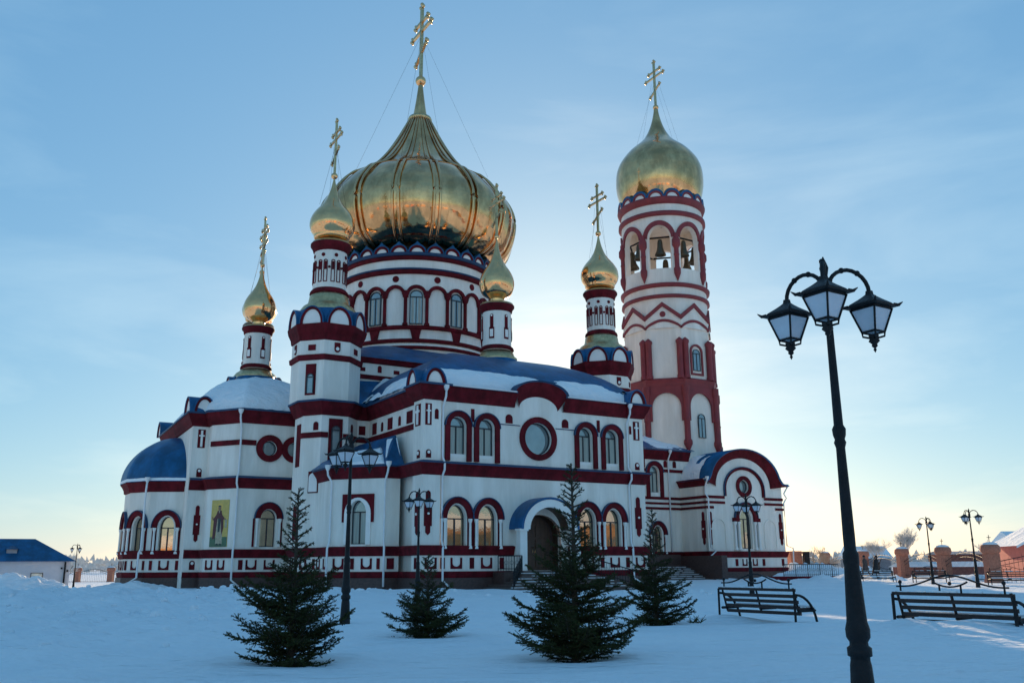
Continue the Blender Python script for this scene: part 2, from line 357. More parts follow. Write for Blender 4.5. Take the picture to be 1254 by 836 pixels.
E1 = Fr(EAST[1], EAST[2]); E3 = Fr(EAST[3], EAST[4])
cross_panel(E1, .62, 9.35, 10.62, .5); keyhole(E1, .62, 7.35, 7.95, .34); baluster_orn(E1, .72, 3.0, 5.45, .42)
keyhole(E1, .62, 1.2, 1.8, .36)
for c_ in (.55, 1.55): ushape(E3, c_, w_=.6)
for c_ in (.9, 3.0): ushape(E5, c_ + .45 - .2, w_=.72) if c_ < 2 else ushape(E5, 2.35, w_=.72)
pbar(E5, .45); 
# icon of a robed saint on the diagonal face
ic = solid(E3, rect(.5, 1.95, 2.66, 5.72), .05, ICY, 'icon_panel'); ic['label'] = 'tall painted icon of a robed saint on ochre ground'
def isol(poly, mtl, nm, d): solid(E3, poly, d + .004, mtl, nm, ic, d0=.05)
isol(rect(.5, 1.95, 2.66, 3.3), ICG, 'painted_ground', .05)
isol(circ(1.2, 5.26, .25, 20), ICH, 'halo', .055)
isol([(1.0, 2.85), (1.55, 2.85), (1.5, 4.6), (1.0, 4.6)], ICC, 'tunic', .06)
isol([(.72, 3.15), (.92, 3.2), (1.08, 4.5), (1.34, 4.5), (1.46, 3.4), (1.6, 3.9), (1.55, 4.4), (1.66, 4.5), (1.42, 4.75), (1.36, 5.02), (1.05, 5.02), (.95, 4.75), (.68, 4.45), (.76, 4.35)], ICR, 'robe', .066)
isol([(1.15, 3.6), (1.3, 3.65), (1.36, 4.5), (1.12, 4.5)], ICD, 'stole', .072)
isol([(1.2 + .12 * math.cos(t * PI / 6), 5.17 + .17 * math.sin(t * PI / 6)) for t in range(12)], ICF, 'face', .07)
isol([(1.2 + .12 * math.cos(t * PI / 6), 5.27 + .1 * math.sin(t * PI / 6)) for t in range(7)], ICD, 'hood', .076)
isol([(1.14, 5.02), (1.2, 4.82), (1.26, 5.02)], ICC, 'beard', .076)
isol([(.64, 4.4), (.6, 4.62), (.66, 4.64), (.74, 4.42)], ICF, 'hand', .07); isol([(1.6, 4.5), (1.78, 4.5), (1.74, 4.4), (1.6, 4.4)], ICF, 'hand', .07)
isol(rect(1.7, 1.88, 3.9, 4.42), ICC, 'scroll', .068)
isol([(1.04, 2.76), (1.22, 2.76), (1.2, 2.88), (1.08, 2.88)], ICD, 'shoe', .07); isol([(1.34, 2.76), (1.5, 2.76), (1.46, 2.88), (1.36, 2.88)], ICD, 'shoe', .07)

# ---------------- apse
APS = [(-9.1, 28.3), (-10.9, 27.7), (-11.7, 25.6), (-12.5, 23.6), (-12.45, 21.5), (-11.4, 19.75), (-9.3, 18.6)]
ah = {5: [archhole(1.3, 2.27, 4.0, .5, .76)], 4: [archhole(1.07, 2.27, 4.0, .5, .76)], 3: [archhole(1.05, 2.27, 4.0, .5, .76)]}
wall(APS, 0, 6.9, ah, label='white faceted apse wall')
for i, c_ in ((5, 1.3), (4, 1.07), (3, 1.05)):
    fr = Fr(APS[i], APS[i + 1]); lowarch(fr, c_, R1=.98, z0=2.25, z1=5.18, pr=.5)
    for sgn, dx in ((-1, 0), (1, 0)): pbar(fr, c_ + sgn * .88, w_=.2)
    ushape(fr, c_, w_=.7)
def dome_over(path, cc, z0, h, s0=1., rings=14, over=.3, sub=6, pw=2.0, bulge=1.0, name='roof', mtl=BLUE, snow=None, label=None, ridge=None, keep=None):
    # path closed polygon; every point shrinks to the nearest point of the ridge
    P = []
    n = len(path)
    for i in range(n):
        a = Vector(path[i]); b = Vector(path[(i + 1) % n])
        for k in range(sub): P.append(a.lerp(b, k / sub))
    def q(p):
        if ridge is None: return Vector(cc)
        a, b = Vector(ridge[0]), Vector(ridge[1]); t = max(0, min(1, (p - a).dot(b - a) / (b - a).length_squared)); return a.lerp(b, t)
    def pt(p, s, up_=0.):
        c = q(p); e = (p - c); d = c + e * s * (1 + over / max(e.length, .1) * (s if s > .5 else .5))
        return (d.x, d.y, z0 + h * (max(0, 1 - s ** pw)) ** (1 / pw) * bulge + up_)
    S = [1 - (i / rings) ** 1.0 for i in range(rings + 1)]
    S = [math.cos(PI / 2 * i / rings) for i in range(rings + 1)]
    S[-1] = .001
    mb = MB(); mb.grid([[pt(p, s) for p in P] for s in S], True); o = mb.build(name, mtl, CH, label)
    if snow:
        s_lo, th, seed, thr = snow
        NR = 44; SS = [1 - (1 - s_lo) * i / NR for i in range(NR + 1)]
        P2 = []
        for i in range(n):
            a = Vector(path[i]); b = Vector(path[(i + 1) % n]); kk = max(4, int((b - a).length / .22))
            for k in range(kk): P2.append(a.lerp(b, k / kk))
        m_ = len(P2); V = []; Mk = []
        for i, s in enumerate(SS):
            for j, p in enumerate(P2):
                v = Vector(pt(p, s)); f = noise.fractal(Vector((v.x * .45, v.y * .45, seed)), 1, 2.1, 5) * .5
                edge = min((1 - s) / max(1 - s_lo, .01), 1)
                k_ = f + thr * (1 - edge * 1.15) + (keep(v) if keep else 0)
                Mk.append(k_); up_ = th * max(0, min(1, k_ * 5)) * (.7 + .6 * abs(noise.noise(v * 1.7)))
                V.append(pt(p, s, up_ + .012 if k_ > 0 else -.03))
        F = []
        for i in range(NR):
            for j in range(m_):
                k = (j + 1) % m_; qd = (i * m_ + j, i * m_ + k, (i + 1) * m_ + k, (i + 1) * m_ + j)
                if max(Mk[x] for x in qd) > 0: F.append(qd)
        # eave edge lip
        mb = MB(); mb.add(V, F, True); sn = mb.build('roof_snow', SNOW, CH, 'patchy snow lying on the blue roof')
    return o
apd = list(APS)
dome_over(apd + [(-8.6, 19), (-8.6, 28)], (-9.0, 23.4), 7.15, 3.6, over=.42, rings=16, name='apse_roof', label='smooth blue half dome over the apse', snow=(.9985, .04, 4.1, .3))

# ---------------- bands on the main block (profiles: out, z)
def bandp(path, prof, mtl, nm, blue=None, **k):
    o = sweep(path, prof, **k).build(nm, mtl, CH)
    if blue: sweep(path, blue, **k).build('blue_edge', BLUETRIM, o)
    return o
CORN = [(.0, 10.82), (.10, 10.85), (.16, 11.05), (.30, 11.3), (.42, 11.62), (.42, 11.7)]
CORNB = [(.43, 11.66), (.50, 11.66), (.50, 11.78), (-.3, 11.86)]
frF = Fr((1.15, 0), (15, 0))
# facade cornice is split around the central arch
KW = 1.78
bandp(EAST, CORN, MAROON, 'cornice', CORNB)
bandp([(-3.0, 13.9)] + BK + OCTL + SIDE[1:] + FAC[:2] + [(8 - KW, 0)], CORN, MAROON, 'cornice', CORNB)
bandp([(8 + KW, 0)] + FAC[2:] + OCTR + WST[:3], CORN, MAROON, 'cornice', CORNB)
bandp([(24, 18.5), (36.6, 18.5)], [(o, z + .05) for o, z in CORN], MAROON, 'cornice', [(o, z + .05) for o, z in CORNB])
g0 = Fr((0, 0), (16, 0))
def archcornice():
    n = 20; I = []; O = []
    for i in range(n + 1):
        t = PI * i / n; I.append((8 + 1.42 * math.cos(t), 10.84 + .80 * math.sin(t)))
        O.append((8 + (KW + .12) * math.cos(t), 11.66 + .86 * math.sin(t)))
    mb = MB(); rows = []
    for k, d in ((0, .0), (.18, .12), (.6, .28), (1, .43)):
        rows.append([g0.P(a + (c_ - a) * k, b + (d_ - b) * k, d) for (a, b), (c_, d_) in zip(I, O)])
    mb.grid(rows, False, False); o = mb.build('arched_cornice', MAROON, CH)
    b2 = MB(); rows = [[g0.P(a, z, .44) for a, z in O], [g0.P(8 + (a - 8) * 1.06, z + .09, .52) for a, z in O], [g0.P(8 + (a - 8) * 1.06, z + .10, -1.6) for a, z in O]]
    b2.grid(rows, False, False); b2.build('blue_edge', BLUETRIM, o)
    wmb = MB(); plate(wmb, g0, [(8 - 1.8, 10.6), (8 + 1.8, 10.6)] + [(a, z) for a, z in O], -.3, -.012); wmb.build('lunette', WHITE, CH)
archcornice()
def thin(path, z0, z1, mtl=MAROON, d=.07, nm='string_course'): return sweep(path, [(0, z0), (d, z0), (d, z1), (0, z1)]).build(nm, mtl, CH)
MB_P = [(0, 6.45), (.09, 6.5), (.12, 6.72), (.22, 6.95), (.32, 7.1), (.32, 7.16)]
MB_B = [(.325, 7.12), (.36, 7.12), (.36, 7.2), (0, 7.3)]
bandp(EAST[1:] , MB_P, MAROON, 'main_band', MB_B); bandp(APS, [(o * 1.2, z) for o, z in MB_P], MAROON, 'main_band', MB_B)
bandp([(-3.33, 8.4)] + LOWB[1:-1] + [(19.4, 8)], MB_P, MAROON, 'main_band', MB_B)
thin([(-8.35, 16.1), (-6.85, 14.0), (-5.85, 14.0)], 9.35, 9.7)
thin([(OCTL[0][0], 9.6), OCTL[0], OCTL[1], (-2.85, OCTL[1][1])], 9.37, 9.72)
thin([(-1.85, OCTL[1][1]), OCTL[2], OCTL[3], (.4, 9.3), (.4, 1.35)], 9.33, 9.68)
# lower bands and plinth
LB = [(0, 1.93), (.10, 1.97), (.13, 2.15), (.22, 2.4), (.22, 2.45), (0, 2.5)]
PL = [(0, .66), (.06, .68), (.12, .95), (.12, 1.03), (0, 1.05)]
BR = [(.16, -.5), (.14, .68), (0, .70)]
LOW1 = EAST[1:] + BK + OCTL[:2] + [(-3.2, OCTL[1][1])]
LOW2 = [(-3.33, 8.1), (-3.33, 5.45), (-.98, 3.03), (0, 3.03), (0, 1.2), (0, -.12), (1.15, -.12), (1.15, 0)]
for path in (LOW1, APS, LOW2 + [(6.1, 0)], [(9.9, 0)] + FAC[2:6] + LOWB[-4:], [(24, 15), (24, 18.5), (35.4, 18.5)], [(35.4, 18.5), (35.4, 15), (45.1, 15), (45.1, 20)]):
    sweep(path, LB).build('sill_band', MAROON, CH); sweep(path, PL).build('plinth_band', MAROON, CH); sweep(path, BR).build('plinth', BROWN, CH)

# ---------------- octagon corner towers lower part + upper stage
def tower_windowface(fr, c, zb, zt, w_=.9, zpane=None):
    mb = MB(); r = w_ * .31
    solid(fr, rect(c - w_ / 2, c + w_ / 2, zb, zt), .06, MAROON, 'window_surround')
    f = win(fr, c, zb + .12, zt - .75, r, depth=.09, curtain=False, transom=True, mull=False)
wall([(-3.0, 14.0)] + BK + OCTL, 0, 10.9, label='white octagonal stair tower wall')
wall([(T2[0] - TA, 9.3)] + OCTR + [(T2[0] + TA, 14)], 0, 10.9)
F_l = Fr(OCTL[0], OCTL[1]); F_f = Fr(OCTL[1], OCTL[2]); F_r = Fr(OCTL[2], OCTL[3]); F_w = Fr(BK[1], OCTL[0])
tower_windowface(F_f, .95, 7.45, 10.62, .92); niche(F_l, 1.0, 9.85, 10.4, .38)
niche(F_r, .6, 9.85, 10.4, .34)
solid(F_w, rect(.6, 1.35, 7.6, 10.35), .05, MAROON, 'blind_window'); solid(F_w, rect(.7, 1.3, 3, 5.1), .05, MAROON, 'blind_window')
p_ = solid(F_l, rect(.62, 1.38, 5.86, 7.22), .04, MAROON, 'blind_niche'); solid(F_l, archhole(1.0, 5.93, 6.8, .31), .08, WHITE2, 'niche_panel', p_, d0=.04)
for c_ in (.5, 1.3): ushape(F_l, c_, w_=.5) if c_ < 1 else pbar(F_l, c_, w_=.2)
ushape(F_w, .8, w_=.6)

ONION = [(0.50, .0), (.62, .025), (.80, .075), (.93, .14), (.99, .205), (1.0, .25), (.975, .31), (.90, .375), (.77, .445), (.60, .515), (.44, .585), (.31, .66), (.215, .74), (.14, .82), (.085, .90), (.05, .96), (.035, 1.0)]
def interp(prof, n):
    P = np.array(prof); t = np.linspace(0, len(P) - 1, n); out = []
    for x in t:
        i = min(int(x), len(P) - 2); f = x - i
        p0 = P[max(i - 1, 0)]; p1 = P[i]; p2 = P[i + 1]; p3 = P[min(i + 2, len(P) - 1)]
        out.append(tuple(.5 * ((2 * p1) + (-p0 + p2) * f + (2 * p0 - 5 * p1 + 4 * p2 - p3) * f * f + (-p0 + 3 * p1 - 3 * p2 + p3) * f ** 3)))
    return out
def cross(c, z0, H, par, br, guy=None, material=None):
    # ball at z0, bars along the v axis (slanted bar low)
    material = material or GOLDD
    b = MB(); b.ball((c[0], c[1], z0), br, 16); b.build('cross_ball', GOLDS, par)
    k = MB(); t = H * .017; zb = z0 + br * .8; zt = z0 + br + H
    k.box(c[0] - t, c[0] + t, c[1] - t * 1.3, c[1] + t * 1.3, zb, zt)
    def bar(zc, half, sl=0.):
        y0, y1 = c[1] - half, c[1] + half
        vs = []
        for y, s in ((y0, -1), (y1, 1)):
            zz = zc + s * sl
            vs += [(c[0] - t, y, zz - t), (c[0] + t, y, zz - t), (c[0] + t, y, zz + t), (c[0] - t, y, zz + t)]
        k.add(vs, [(0, 1, 2, 3), (7, 6, 5, 4), (0, 4, 5, 1), (1, 5, 6, 2), (2, 6, 7, 3), (3, 7, 4, 0)])
        for y, s in ((y0, -1), (y1, 1)):
            zz = zc + s * sl; r = t * 1.7
            for dy, dz in ((s * r, 0), (-s * r * .1, r), (-s * r * .1, -r)): k.ball((c[0], y + dy, zz + dz), r * .8, 8)
    bar(zb + H * .66, H * .28); bar(zb + H * .79, H * .18); bar(zb + H * .34, H * .15, -H * .10)
    for dy, dz in ((0, t * 2.2), (t * 1.9, 0), (-t * 1.9, 0)): k.ball((c[0], c[1] + dy, zt + dz), t * 1.5, 8)
    k.build('cross', material, par)
    if guy:
        g = MB()
        for sx, sy in ((0, 1), (0, -1), (1, 0), (-1, 0)):
            g.tube([(c[0], c[1] + sy * H * .1, zb + H * .55), (c[0] + (sx + .0) * guy[0] * .9, c[1] + sy * guy[0], guy[1])], guy[2], 4)
        g.build('guy_wire', IRON, par)
def onion(c, z0, z1, r, par=None, n=32, base=.5):
    pr = [(r * (a if i > 1 else a * base / .5), z0 + (z1 - z0) * b) for i, (a, b) in enumerate(ONION)]
    mb = MB(); mb.lathe(interp(pr, 46), n, c); return mb.build('onion_dome', GOLDS, par or CH)
def drumring(c, prof, mtl, nm, par, n=32): mb = MB(); mb.lathe(prof, n, c); return mb.build(nm, mtl, par)
def slit(fr, c, z0, z1, w_, par, style=0):
    if style == 0:      # paired arched slot with disc
        o = MB(); band(o, fr, arch_pts(c, z1 - w_ / 2, w_ / 2 - .05, 8, z0=z0 + .05) + [(c + w_ / 2 - .05, z0 + .05)], arch_pts(c, z1 - w_ / 2, w_ / 2, 8, z0=z0) + [(c + w_ / 2, z0)], -.05, .05); o.build('slot_frame', MAROON, par)
        solid(fr, rect(c - w_ / 2 + .07, c + w_ / 2 - .07, z0 + (z1 - z0) * .55, z1 - w_ / 2), .03, MAROON, 'slot', par)
    else:
        solid(fr, arch_pts(c, z1 - w_ / 2, w_ / 2, 8, z0=z0 + .75), .05, MAROON, 'slot', par)
        solid(fr, circ(c, z1 - w_ / 2, w_ * .28, 10), .08, WHITE2, 'white_disc', par, d0=.04)
        solid(fr, rect(c - w_ * .75, c + w_ * .75, z0, z0 + .8), .05, MAROON, 'slot_base', par)
        solid(fr, rect(c - w_ * .5, c + w_ * .5, z0 + .12, z0 + .65), .08, WHITE2, 'white_square', par, d0=.04)
def kok(fr, c, z0, r, rz, depth=.5, par=None, wide=.14, n=14, bl=.08, mtl=MAROON):
    par = par or CH
    b = MB(); i = arch_pts(c, z0, r, n, rz); o = arch_pts(c, z0, r + bl, n, rz + bl); band(b, fr, i, o, -depth, .04)
    root = b.build('kokoshnik', BLUE, par); sub = root if par is CH else par
    a = MB(); i2 = arch_pts(c, z0, r - wide, n, rz - wide); band(a, fr, i2, arch_pts(c, z0, r - .002, n, rz - .002), -.1, .0); a.build('kokoshnik_trim', mtl, sub)
    l = MB(); plate(l, fr, i2, -.14, -.07); l.build('kokoshnik_panel', WHITE2, sub)
    return root
def octtower(c, top=True, dz=0.):
    root = MB(); pts = oct_pts(c, TA)
    rw = MB()
    for i in range(8):
        fr = Fr(pts[i], pts[(i + 1) % 8]); rw.add([fr.P(0, 11.74 + dz), fr.P(fr.L, 11.74 + dz), fr.P(fr.L, 17.2 + dz), fr.P(0, 17.2 + dz)], [(0, 1, 2, 3)])
    root = rw.build('corner_tower', WHITE, CH)
    sweep(pts, [(0, 14.45), (.12, 14.5), (.16, 14.8), (.0, 14.86)], closed=True).build('string_course', MAROON, root)
    sweep(pts, [(0, 15.8), (.08, 15.85), (.12, 16.15), (.28, 16.5), (.34, 16.8), (.34, 16.88), (.1, 16.95), (-2, 16.95)], closed=True).build('cornice', MAROON, root)
    for i in range(8):
        fr = Fr(pts[i], pts[(i + 1) % 8], .3); L = fr.L
        kok(fr, L / 2, 16.9, .82, 1.12, depth=.95, par=root, wide=.16)
        f2 = Fr(pts[i], pts[(i + 1) % 8])
        if i % 2 == 0: # window faces are the cardinal ones? choose by normal
            pass
        if abs(f2.n.x) + abs(f2.n.y) < 1.2:      # cardinal
            keyhole_z = (15.05, 15.62); solid(f2, arch_pts(L / 2, 15.62 - .0, .001, 4, z0=15.05), .01, MAROON, 'dot', root) if False else None
            q = arch_pts(L / 2, 0, .2, 8); pl = [(L / 2 - .2, 15.68), (L / 2 + .2, 15.68)] + [(L / 2 + .2 * math.cos(-PI * i_ / 8), 15.22 + .2 * math.sin(-PI * i_ / 8)) for i_ in range(9)]
            pl = [(L / 2 - .2, 15.68)] + [(L / 2 + .2, 15.68)] + [(L / 2 + .2 * math.cos(-PI * i_ / 8), 15.22 + .2 * math.sin(-PI * i_ / 8)) for i_ in range(9)]
            solid(f2, pl, .05, MAROON, 'shield_plaque', root); solid(f2, circ(L / 2, 15.25, .12, 10), .08, WHITE2, 'white_disc', root, d0=.04)
        else:
            solid(f2, rect(L / 2 - .26, L / 2 + .26, 15.12, 15.5), .05, MAROON, 'small_plaque', root)
            if f2.n.x < 0 and f2.n.y < 0:
                solid(f2, rect(L / 2 - .36, L / 2 + .36, 12.15, 14.2), .05, MAROON, 'window_surround', root)
                g = MB(); band(g, f2, arch_pts(L / 2, 13.3, .2, 10, z0=12.3), arch_pts(L / 2, 13.3, .26, 10, z0=12.24), .04, .13); g.build('window_frame', WINDARK, root)
                g = MB(); plate(g, f2, arch_pts(L / 2, 13.3, .22, 10, z0=12.27), .04, .075); g.build('window_pane', GLASSU, root)
                g = MB(); plate(g, f2, rect(L / 2 - .2, L / 2 + .2, 13.28, 13.34), .05, .12); g.build('window_bar', WINDARK, root)
    drumring(c, [(2.35, 17.0), (2.3, 17.6), (2.1, 18.0), (1.9, 18.2)], BLUE, 'blue_collar', root, 32)
    drumring(c, [(2.0, 17.95), (2.02, 18.1), (1.75, 18.5), (1.45, 18.7), (1.38, 18.9), (1.32, 19.3), (1.22, 19.4)], GOLDD, 'gold_skirt', root)
    drumring(c, [(1.16, 19.2), (1.12, 23.0)], WHITE, 'drum', root, 24)
    drumring(c, [(1.1, 19.42), (1.34, 19.45), (1.3, 19.62), (1.1, 19.85)], MAROON, 'drum_ring', root, 24)
    drumring(c, [(1.1, 22.45), (1.2, 22.5), (1.28, 22.75), (1.42, 22.95), (1.42, 23.08), (1.2, 23.12)], MAROON, 'drum_cornice', root, 32)
    drumring(c, [(1.40, 23.09), (1.3, 23.25), (1.0, 23.35), (.75, 23.4), (.8, 23.55)], GOLDD, 'gold_collar', root)
    for k in range(8):
        for dk in (-.17, .17):
            a = PI / 4 * k + PI / 8 * 0 + dk; p = (c[0] + 1.13 * math.cos(a), c[1] + 1.13 * math.sin(a)); t = Vector((-math.sin(a), math.cos(a)))
            fr = Fr((p[0] - t.x * .2, p[1] - t.y * .2), (p[0] + t.x * .2, p[1] + t.y * .2)); slit(fr, .2, 20.15, 21.75, .28, root)
        a = PI / 4 * (k + .5); fr = Fr((c[0] + 1.12 * math.cos(a) + math.sin(a) * .3, c[1] + 1.12 * math.sin(a) - math.cos(a) * .3), (c[0] + 1.12 * math.cos(a) - math.sin(a) * .3, c[1] + 1.12 * math.sin(a) + math.cos(a) * .3))
        a2 = PI / 4 * k; fr2 = Fr((c[0] + 1.12 * math.cos(a2) + math.sin(a2) * .3, c[1] + 1.12 * math.sin(a2) - math.cos(a2) * .3), (c[0] + 1.12 * math.cos(a2) - math.sin(a2) * .3, c[1] + 1.12 * math.sin(a2) + math.cos(a2) * .3))
        solid(fr2, circ(.3, 22.1, .13, 12), .05, MAROON, 'roundel', root)
        solid(fr, circ(.3, 21.2, .09, 8), .08, MAROON, 'boss', root)
    on = onion(c, 23.45, 28.2, 1.57, root, base=.62)
    cross(c, 28.37, 4.05, root, .24, guy=(1.1, 26.0, .008))
    if dz:
        for ch in root.children: ch.location.z += dz
    return root
for T, lb in ((T1, 'octagonal southeast tower with small gold dome'), (T2, 'octagonal southwest tower with small gold dome'), (T3, 'northeast tower mostly hidden behind the eastern drum')):
    r_ = octtower(T); r_['label'] = lb
def smalldrum(c, z0):      # base z
    mb = MB(); mb.lathe([(1.02, z0 + .4), (1.0, z0 + 3.9)], 28, c); root = mb.build('roof_drum', WHITE, CH)
    drumring(c, [(1.55, z0 - .6), (1.4, z0 - .05)], BLUE, 'blue_collar', root)
    drumring(c, [(1.4, z0 - .1), (1.42, z0 + .05), (1.24, z0 + .2), (1.12, z0 + .55), (1.0, z0 + .6)], GOLDD, 'gold_skirt', root)
    drumring(c, [(1.0, z0 + .62), (1.2, z0 + .66), (1.16, z0 + .8), (1.0, z0 + .95)], MAROON, 'drum_ring', root)
    drumring(c, [(1.0, z0 + 3.35), (1.08, z0 + 3.4), (1.12, z0 + 3.6), (1.24, z0 + 3.75), (1.24, z0 + 3.88), (1.0, z0 + 3.9)], MAROON, 'drum_cornice', root)
    drumring(c, [(1.22, z0 + 3.88), (1.15, z0 + 4.02), (.6, z0 + 4.1), (.5, z0 + 4.12)], GOLDD, 'gold_collar', root)
    for k in range(6):
        a = 2 * PI * k / 6 + R(-80); p = (c[0] + 1.0 * math.cos(a), c[1] + 1.0 * math.sin(a)); t = Vector((-math.sin(a), math.cos(a)))
        fr = Fr((p[0] - t.x * .2, p[1] - t.y * .2), (p[0] + t.x * .2, p[1] + t.y * .2)); slit(fr, .2, z0 + 1.35, z0 + 3.1, .24, root, 1)
    o_ = MB(); o_.lathe([(.48, z0 + 4.0), (.46, z0 + 4.3), (.52, z0 + 4.55)], 20, c); o_.build('dome_neck', GOLDS, root)
    onion(c, z0 + 4.4, z0 + 9.0, 1.25, root, base=.42)
    cross(c, z0 + 9.1, 3.75, root, .18, guy=(.9, z0 + 6.4, .008))
    return root
smalldrum((8.3, 5.8), 15.2)['label'] = 'small gold domed drum on the ridge of the south transept'
smalldrum((-4.3, 21.3), 15.5)['label'] = 'small gold domed drum above the snowy eastern roof'

# ---------------- south transept
SIDEW = [(-.45, 9.3), (.4, 9.3), (.4, 1.2), (0, 1.2), (0, -.12), (1.15, -.12)]
wall(SIDEW, 0, 11.0, label='white side wall of the south transept')
uw = [2.325, 4.26, 11.54, 13.62]; lw = [2.29, 4.33, 11.54, 13.57]
hl = [archhole(u - 1.15, 7.55, 9.41, .54, .54) for u in uw] + [archhole(u - 1.15, 2.32, 4.0, .6, .8) for u in lw] + [circ(6.78, 9.0, 1.0, 36), arch_pts(6.85, 3.1, 1.5, 16, rz=1.25, z0=1.06)]
wall([(1.15, 0), (15, 0)], 0, 11.0, {0: hl}, label='white south facade wall')
wall([(15, 0), (15, -.12), (16.15, -.12), (16.15, 1.2), (15.75, 1.2), (15.75, 9.3), (T2[0] - TA, 9.3)], 0, 11.0)
frW = Fr((1.15, 0), (15, 0)); frP = Fr((0, -.12), (1.15, -.12)); frQ = Fr((15, -.12), (16.15, -.12)); frS = Fr((.4, 9.3), (.4, 1.2)); frSP = Fr((0, 1.2), (0, -.12)); frI = Fr((OCTL[3][0], 9.3), (.4, 9.3))
for u in uw:
    ring(frW, u - 1.15, 9.41, .56, .87, z0=7.33, d=.14); win(frW, u - 1.15, 7.58, 9.41, .54)
    solid(frW, rect(u - 1.15 - .55, u - 1.15 + .55, 7.45, 7.76), -.1, WHITE2, 'window_sill', d0=-.3)
for u in (3.3, 12.58): solid(frW, rect(u - 1.15 - .11, u - 1.15 + .11, 9.72, 10.5), .05, MAROON, 'small_plaque')
for u in (5.84, 9.98): niche(frW, u - 1.15, 9.82, 10.38, .5)
for a0, a1 in ((5.2, 6.62), (9.25, 10.65)): solid(frW, rect(a0 - 1.15, a1 - 1.15, 9.70, 9.75), .04, BLUETRIM, 'string_line')
niche(frP, .85, 9.7, 10.3, .24); niche(frQ, .1, 9.75, 10.3, .18)
round_window(frW, 6.78, 9.0, 1.0, 1.36)
cross_panel(frP, .32, 9.32, 10.58, .4); cross_panel(frQ, .6, 9.38, 10.62, .5); keyhole(frP, .36, 7.42, 7.9, .32); keyhole(frQ, .58, 7.42, 7.9, .36)
cross_panel(frSP, .6, 9.32, 10.6, .7); keyhole(frSP, .75, 7.42, 7.9, .4)
for u in (.9, 1.9, 3.1, 4.4, 5.8): pass
for i_, (u_, w_) in enumerate(((1.0, .7), (2.3, .34), (3.6, .75), (5.1, .36), (6.6, .85))):
    if i_ % 2: niche(frS, u_, 9.85, 10.45, w_)
    else: solid(frS, rect(u_ - w_ / 2, u_ + w_ / 2, 9.8, 10.55), .03, MAROON, 'small_plaque')
solid(frI, rect(.12, .58, 9.85, 10.45), .03, MAROON, 'small_plaque')
baluster_orn(frP, .38, 3.05, 5.55, .48); baluster_orn(frQ, .5, 3.1, 5.65, .5); baluster_orn(frSP, .75, 3.05, 5.5, .55)
for u in lw: lowarch(frW, u - 1.15, R1=1.02, pr=.6)
for a, b in ((3.25, 3.38), (12.5, 12.62)): solid(frW, rect(a - 1.15, b - 1.15, 2.4, 4.2), .03, MAROON, 'maroon_backing')
for c_ in (2.28, 4.26, 11.6, 13.6): ushape(frW, c_ - 1.15)
for c_ in (1.4, 3.29, 5.29, 10.6, 12.62, 14.62): pbar(frW, c_ - 1.15)
ushape(frP, .6); ushape(frQ, .55)
for c_, st in ((.5, 1),): pbar(Fr((0, 1.2), (0, -.12)), .6)
# corner kokoshniks
for fr_, c_ in ((Fr((0, -.42), (1.15, -.42)), .62), (Fr((-.4, 1.3), (-.4, -.12)), .55), (Fr((15, -.42), (16.15, -.42)), .6), (Fr((16.5, -.12), (16.5, 1.2)), .66)):
    kok(fr_, c_, 11.68, .66, 1.0, depth=1.4, wide=.17)
for fr_, c_ in ((Fr((-9.45, 16.65), (-8.3, 16.65)), .6), (Fr((-9.9, 18.2), (-9.8, 16.7)), .8), (Fr((-9.5, 31), (-9.5, 29.6)), .7)):
    kok(fr_, c_, 11.7, .68, 1.15, depth=1.3, wide=.17)

# roofs
TR = [(-.0, -.0), (16.15, 0), (16.15, 9.6), (0, 9.6)]
def keepT(v): return -.9 if v.y > 7 else (.05 if v.y < 3.0 else 0)
dome_over([(.15, .12), (16.0, .12), (16.0, 12), (.15, 12)], None, 11.75, 3.55, over=.02, ridge=((5.8, 6.2), (10.4, 6.2)), rings=18, sub=10, pw=1.58, name='transept_roof', label='blue barrel roof of the south transept', snow=(.875, .10, 2.3, .50), keep=keepT)
er = [(-8.8, 30.3), (-9.2, 17.3), (-8.3, 16.2), (-6.8, 14.1), (-2.4, 14.1), (-.5, 16), (-.5, 30.3)]
dome_over(er, (-4.0, 21.8), 11.75, 3.55, over=.05, rings=16, sub=8, pw=1.72, name='eastern_roof', label='low curved blue roof of the eastern block', snow=(.03, .16, 9.7, .62), keep=lambda v: .05 + (.25 if v.z < 14.2 else 0))
# low snow roofs between transept side and nave cube
lr = MB(); lr.add([(.0, .5, 11.8), (.0, 9.4, 11.8), (-.6, 9.6, 11.8), (-.3, 11.2, 13.9), (3.4, 11.2, 14.1), (2.4, 5, 13.2)], [(0, 1, 5), (1, 3, 4, 5), (1, 2, 3)]); lr.build('valley_roof', BLUE, CH)
sn = MB(); NN = 26; vs = []; fs = []
for i in range(NN + 1):
    for j in range(NN + 1):
        a, b = i / NN, j / NN
        p = Vector((-.15, .9 + 8.9 * a, 11.84)).lerp(Vector((1.7 + 1.2 * a - .9 * a * a, 4.5 + 6.4 * a, 13.1 + 1.0 * a)), b)
        p.z += .10 + .14 * noise.noise(Vector((p.x * 1.3, p.y * 1.3, 3))) - .2 * (b > .97); vs.append(p)
for i in range(NN):
    for j in range(NN):
        p = vs[i * (NN + 1) + j]
        if noise.fractal(Vector((p.x * .5, p.y * .5, 8)), 1, 2, 3) < .35 and not (i < 6 and j > 11): fs.append((i * (NN + 1) + j, (i + 1) * (NN + 1) + j, (i + 1) * (NN + 1) + j + 1, i * (NN + 1) + j + 1))
sn.add(vs, fs, True); sn.build('roof_snow', SNOW, CH)
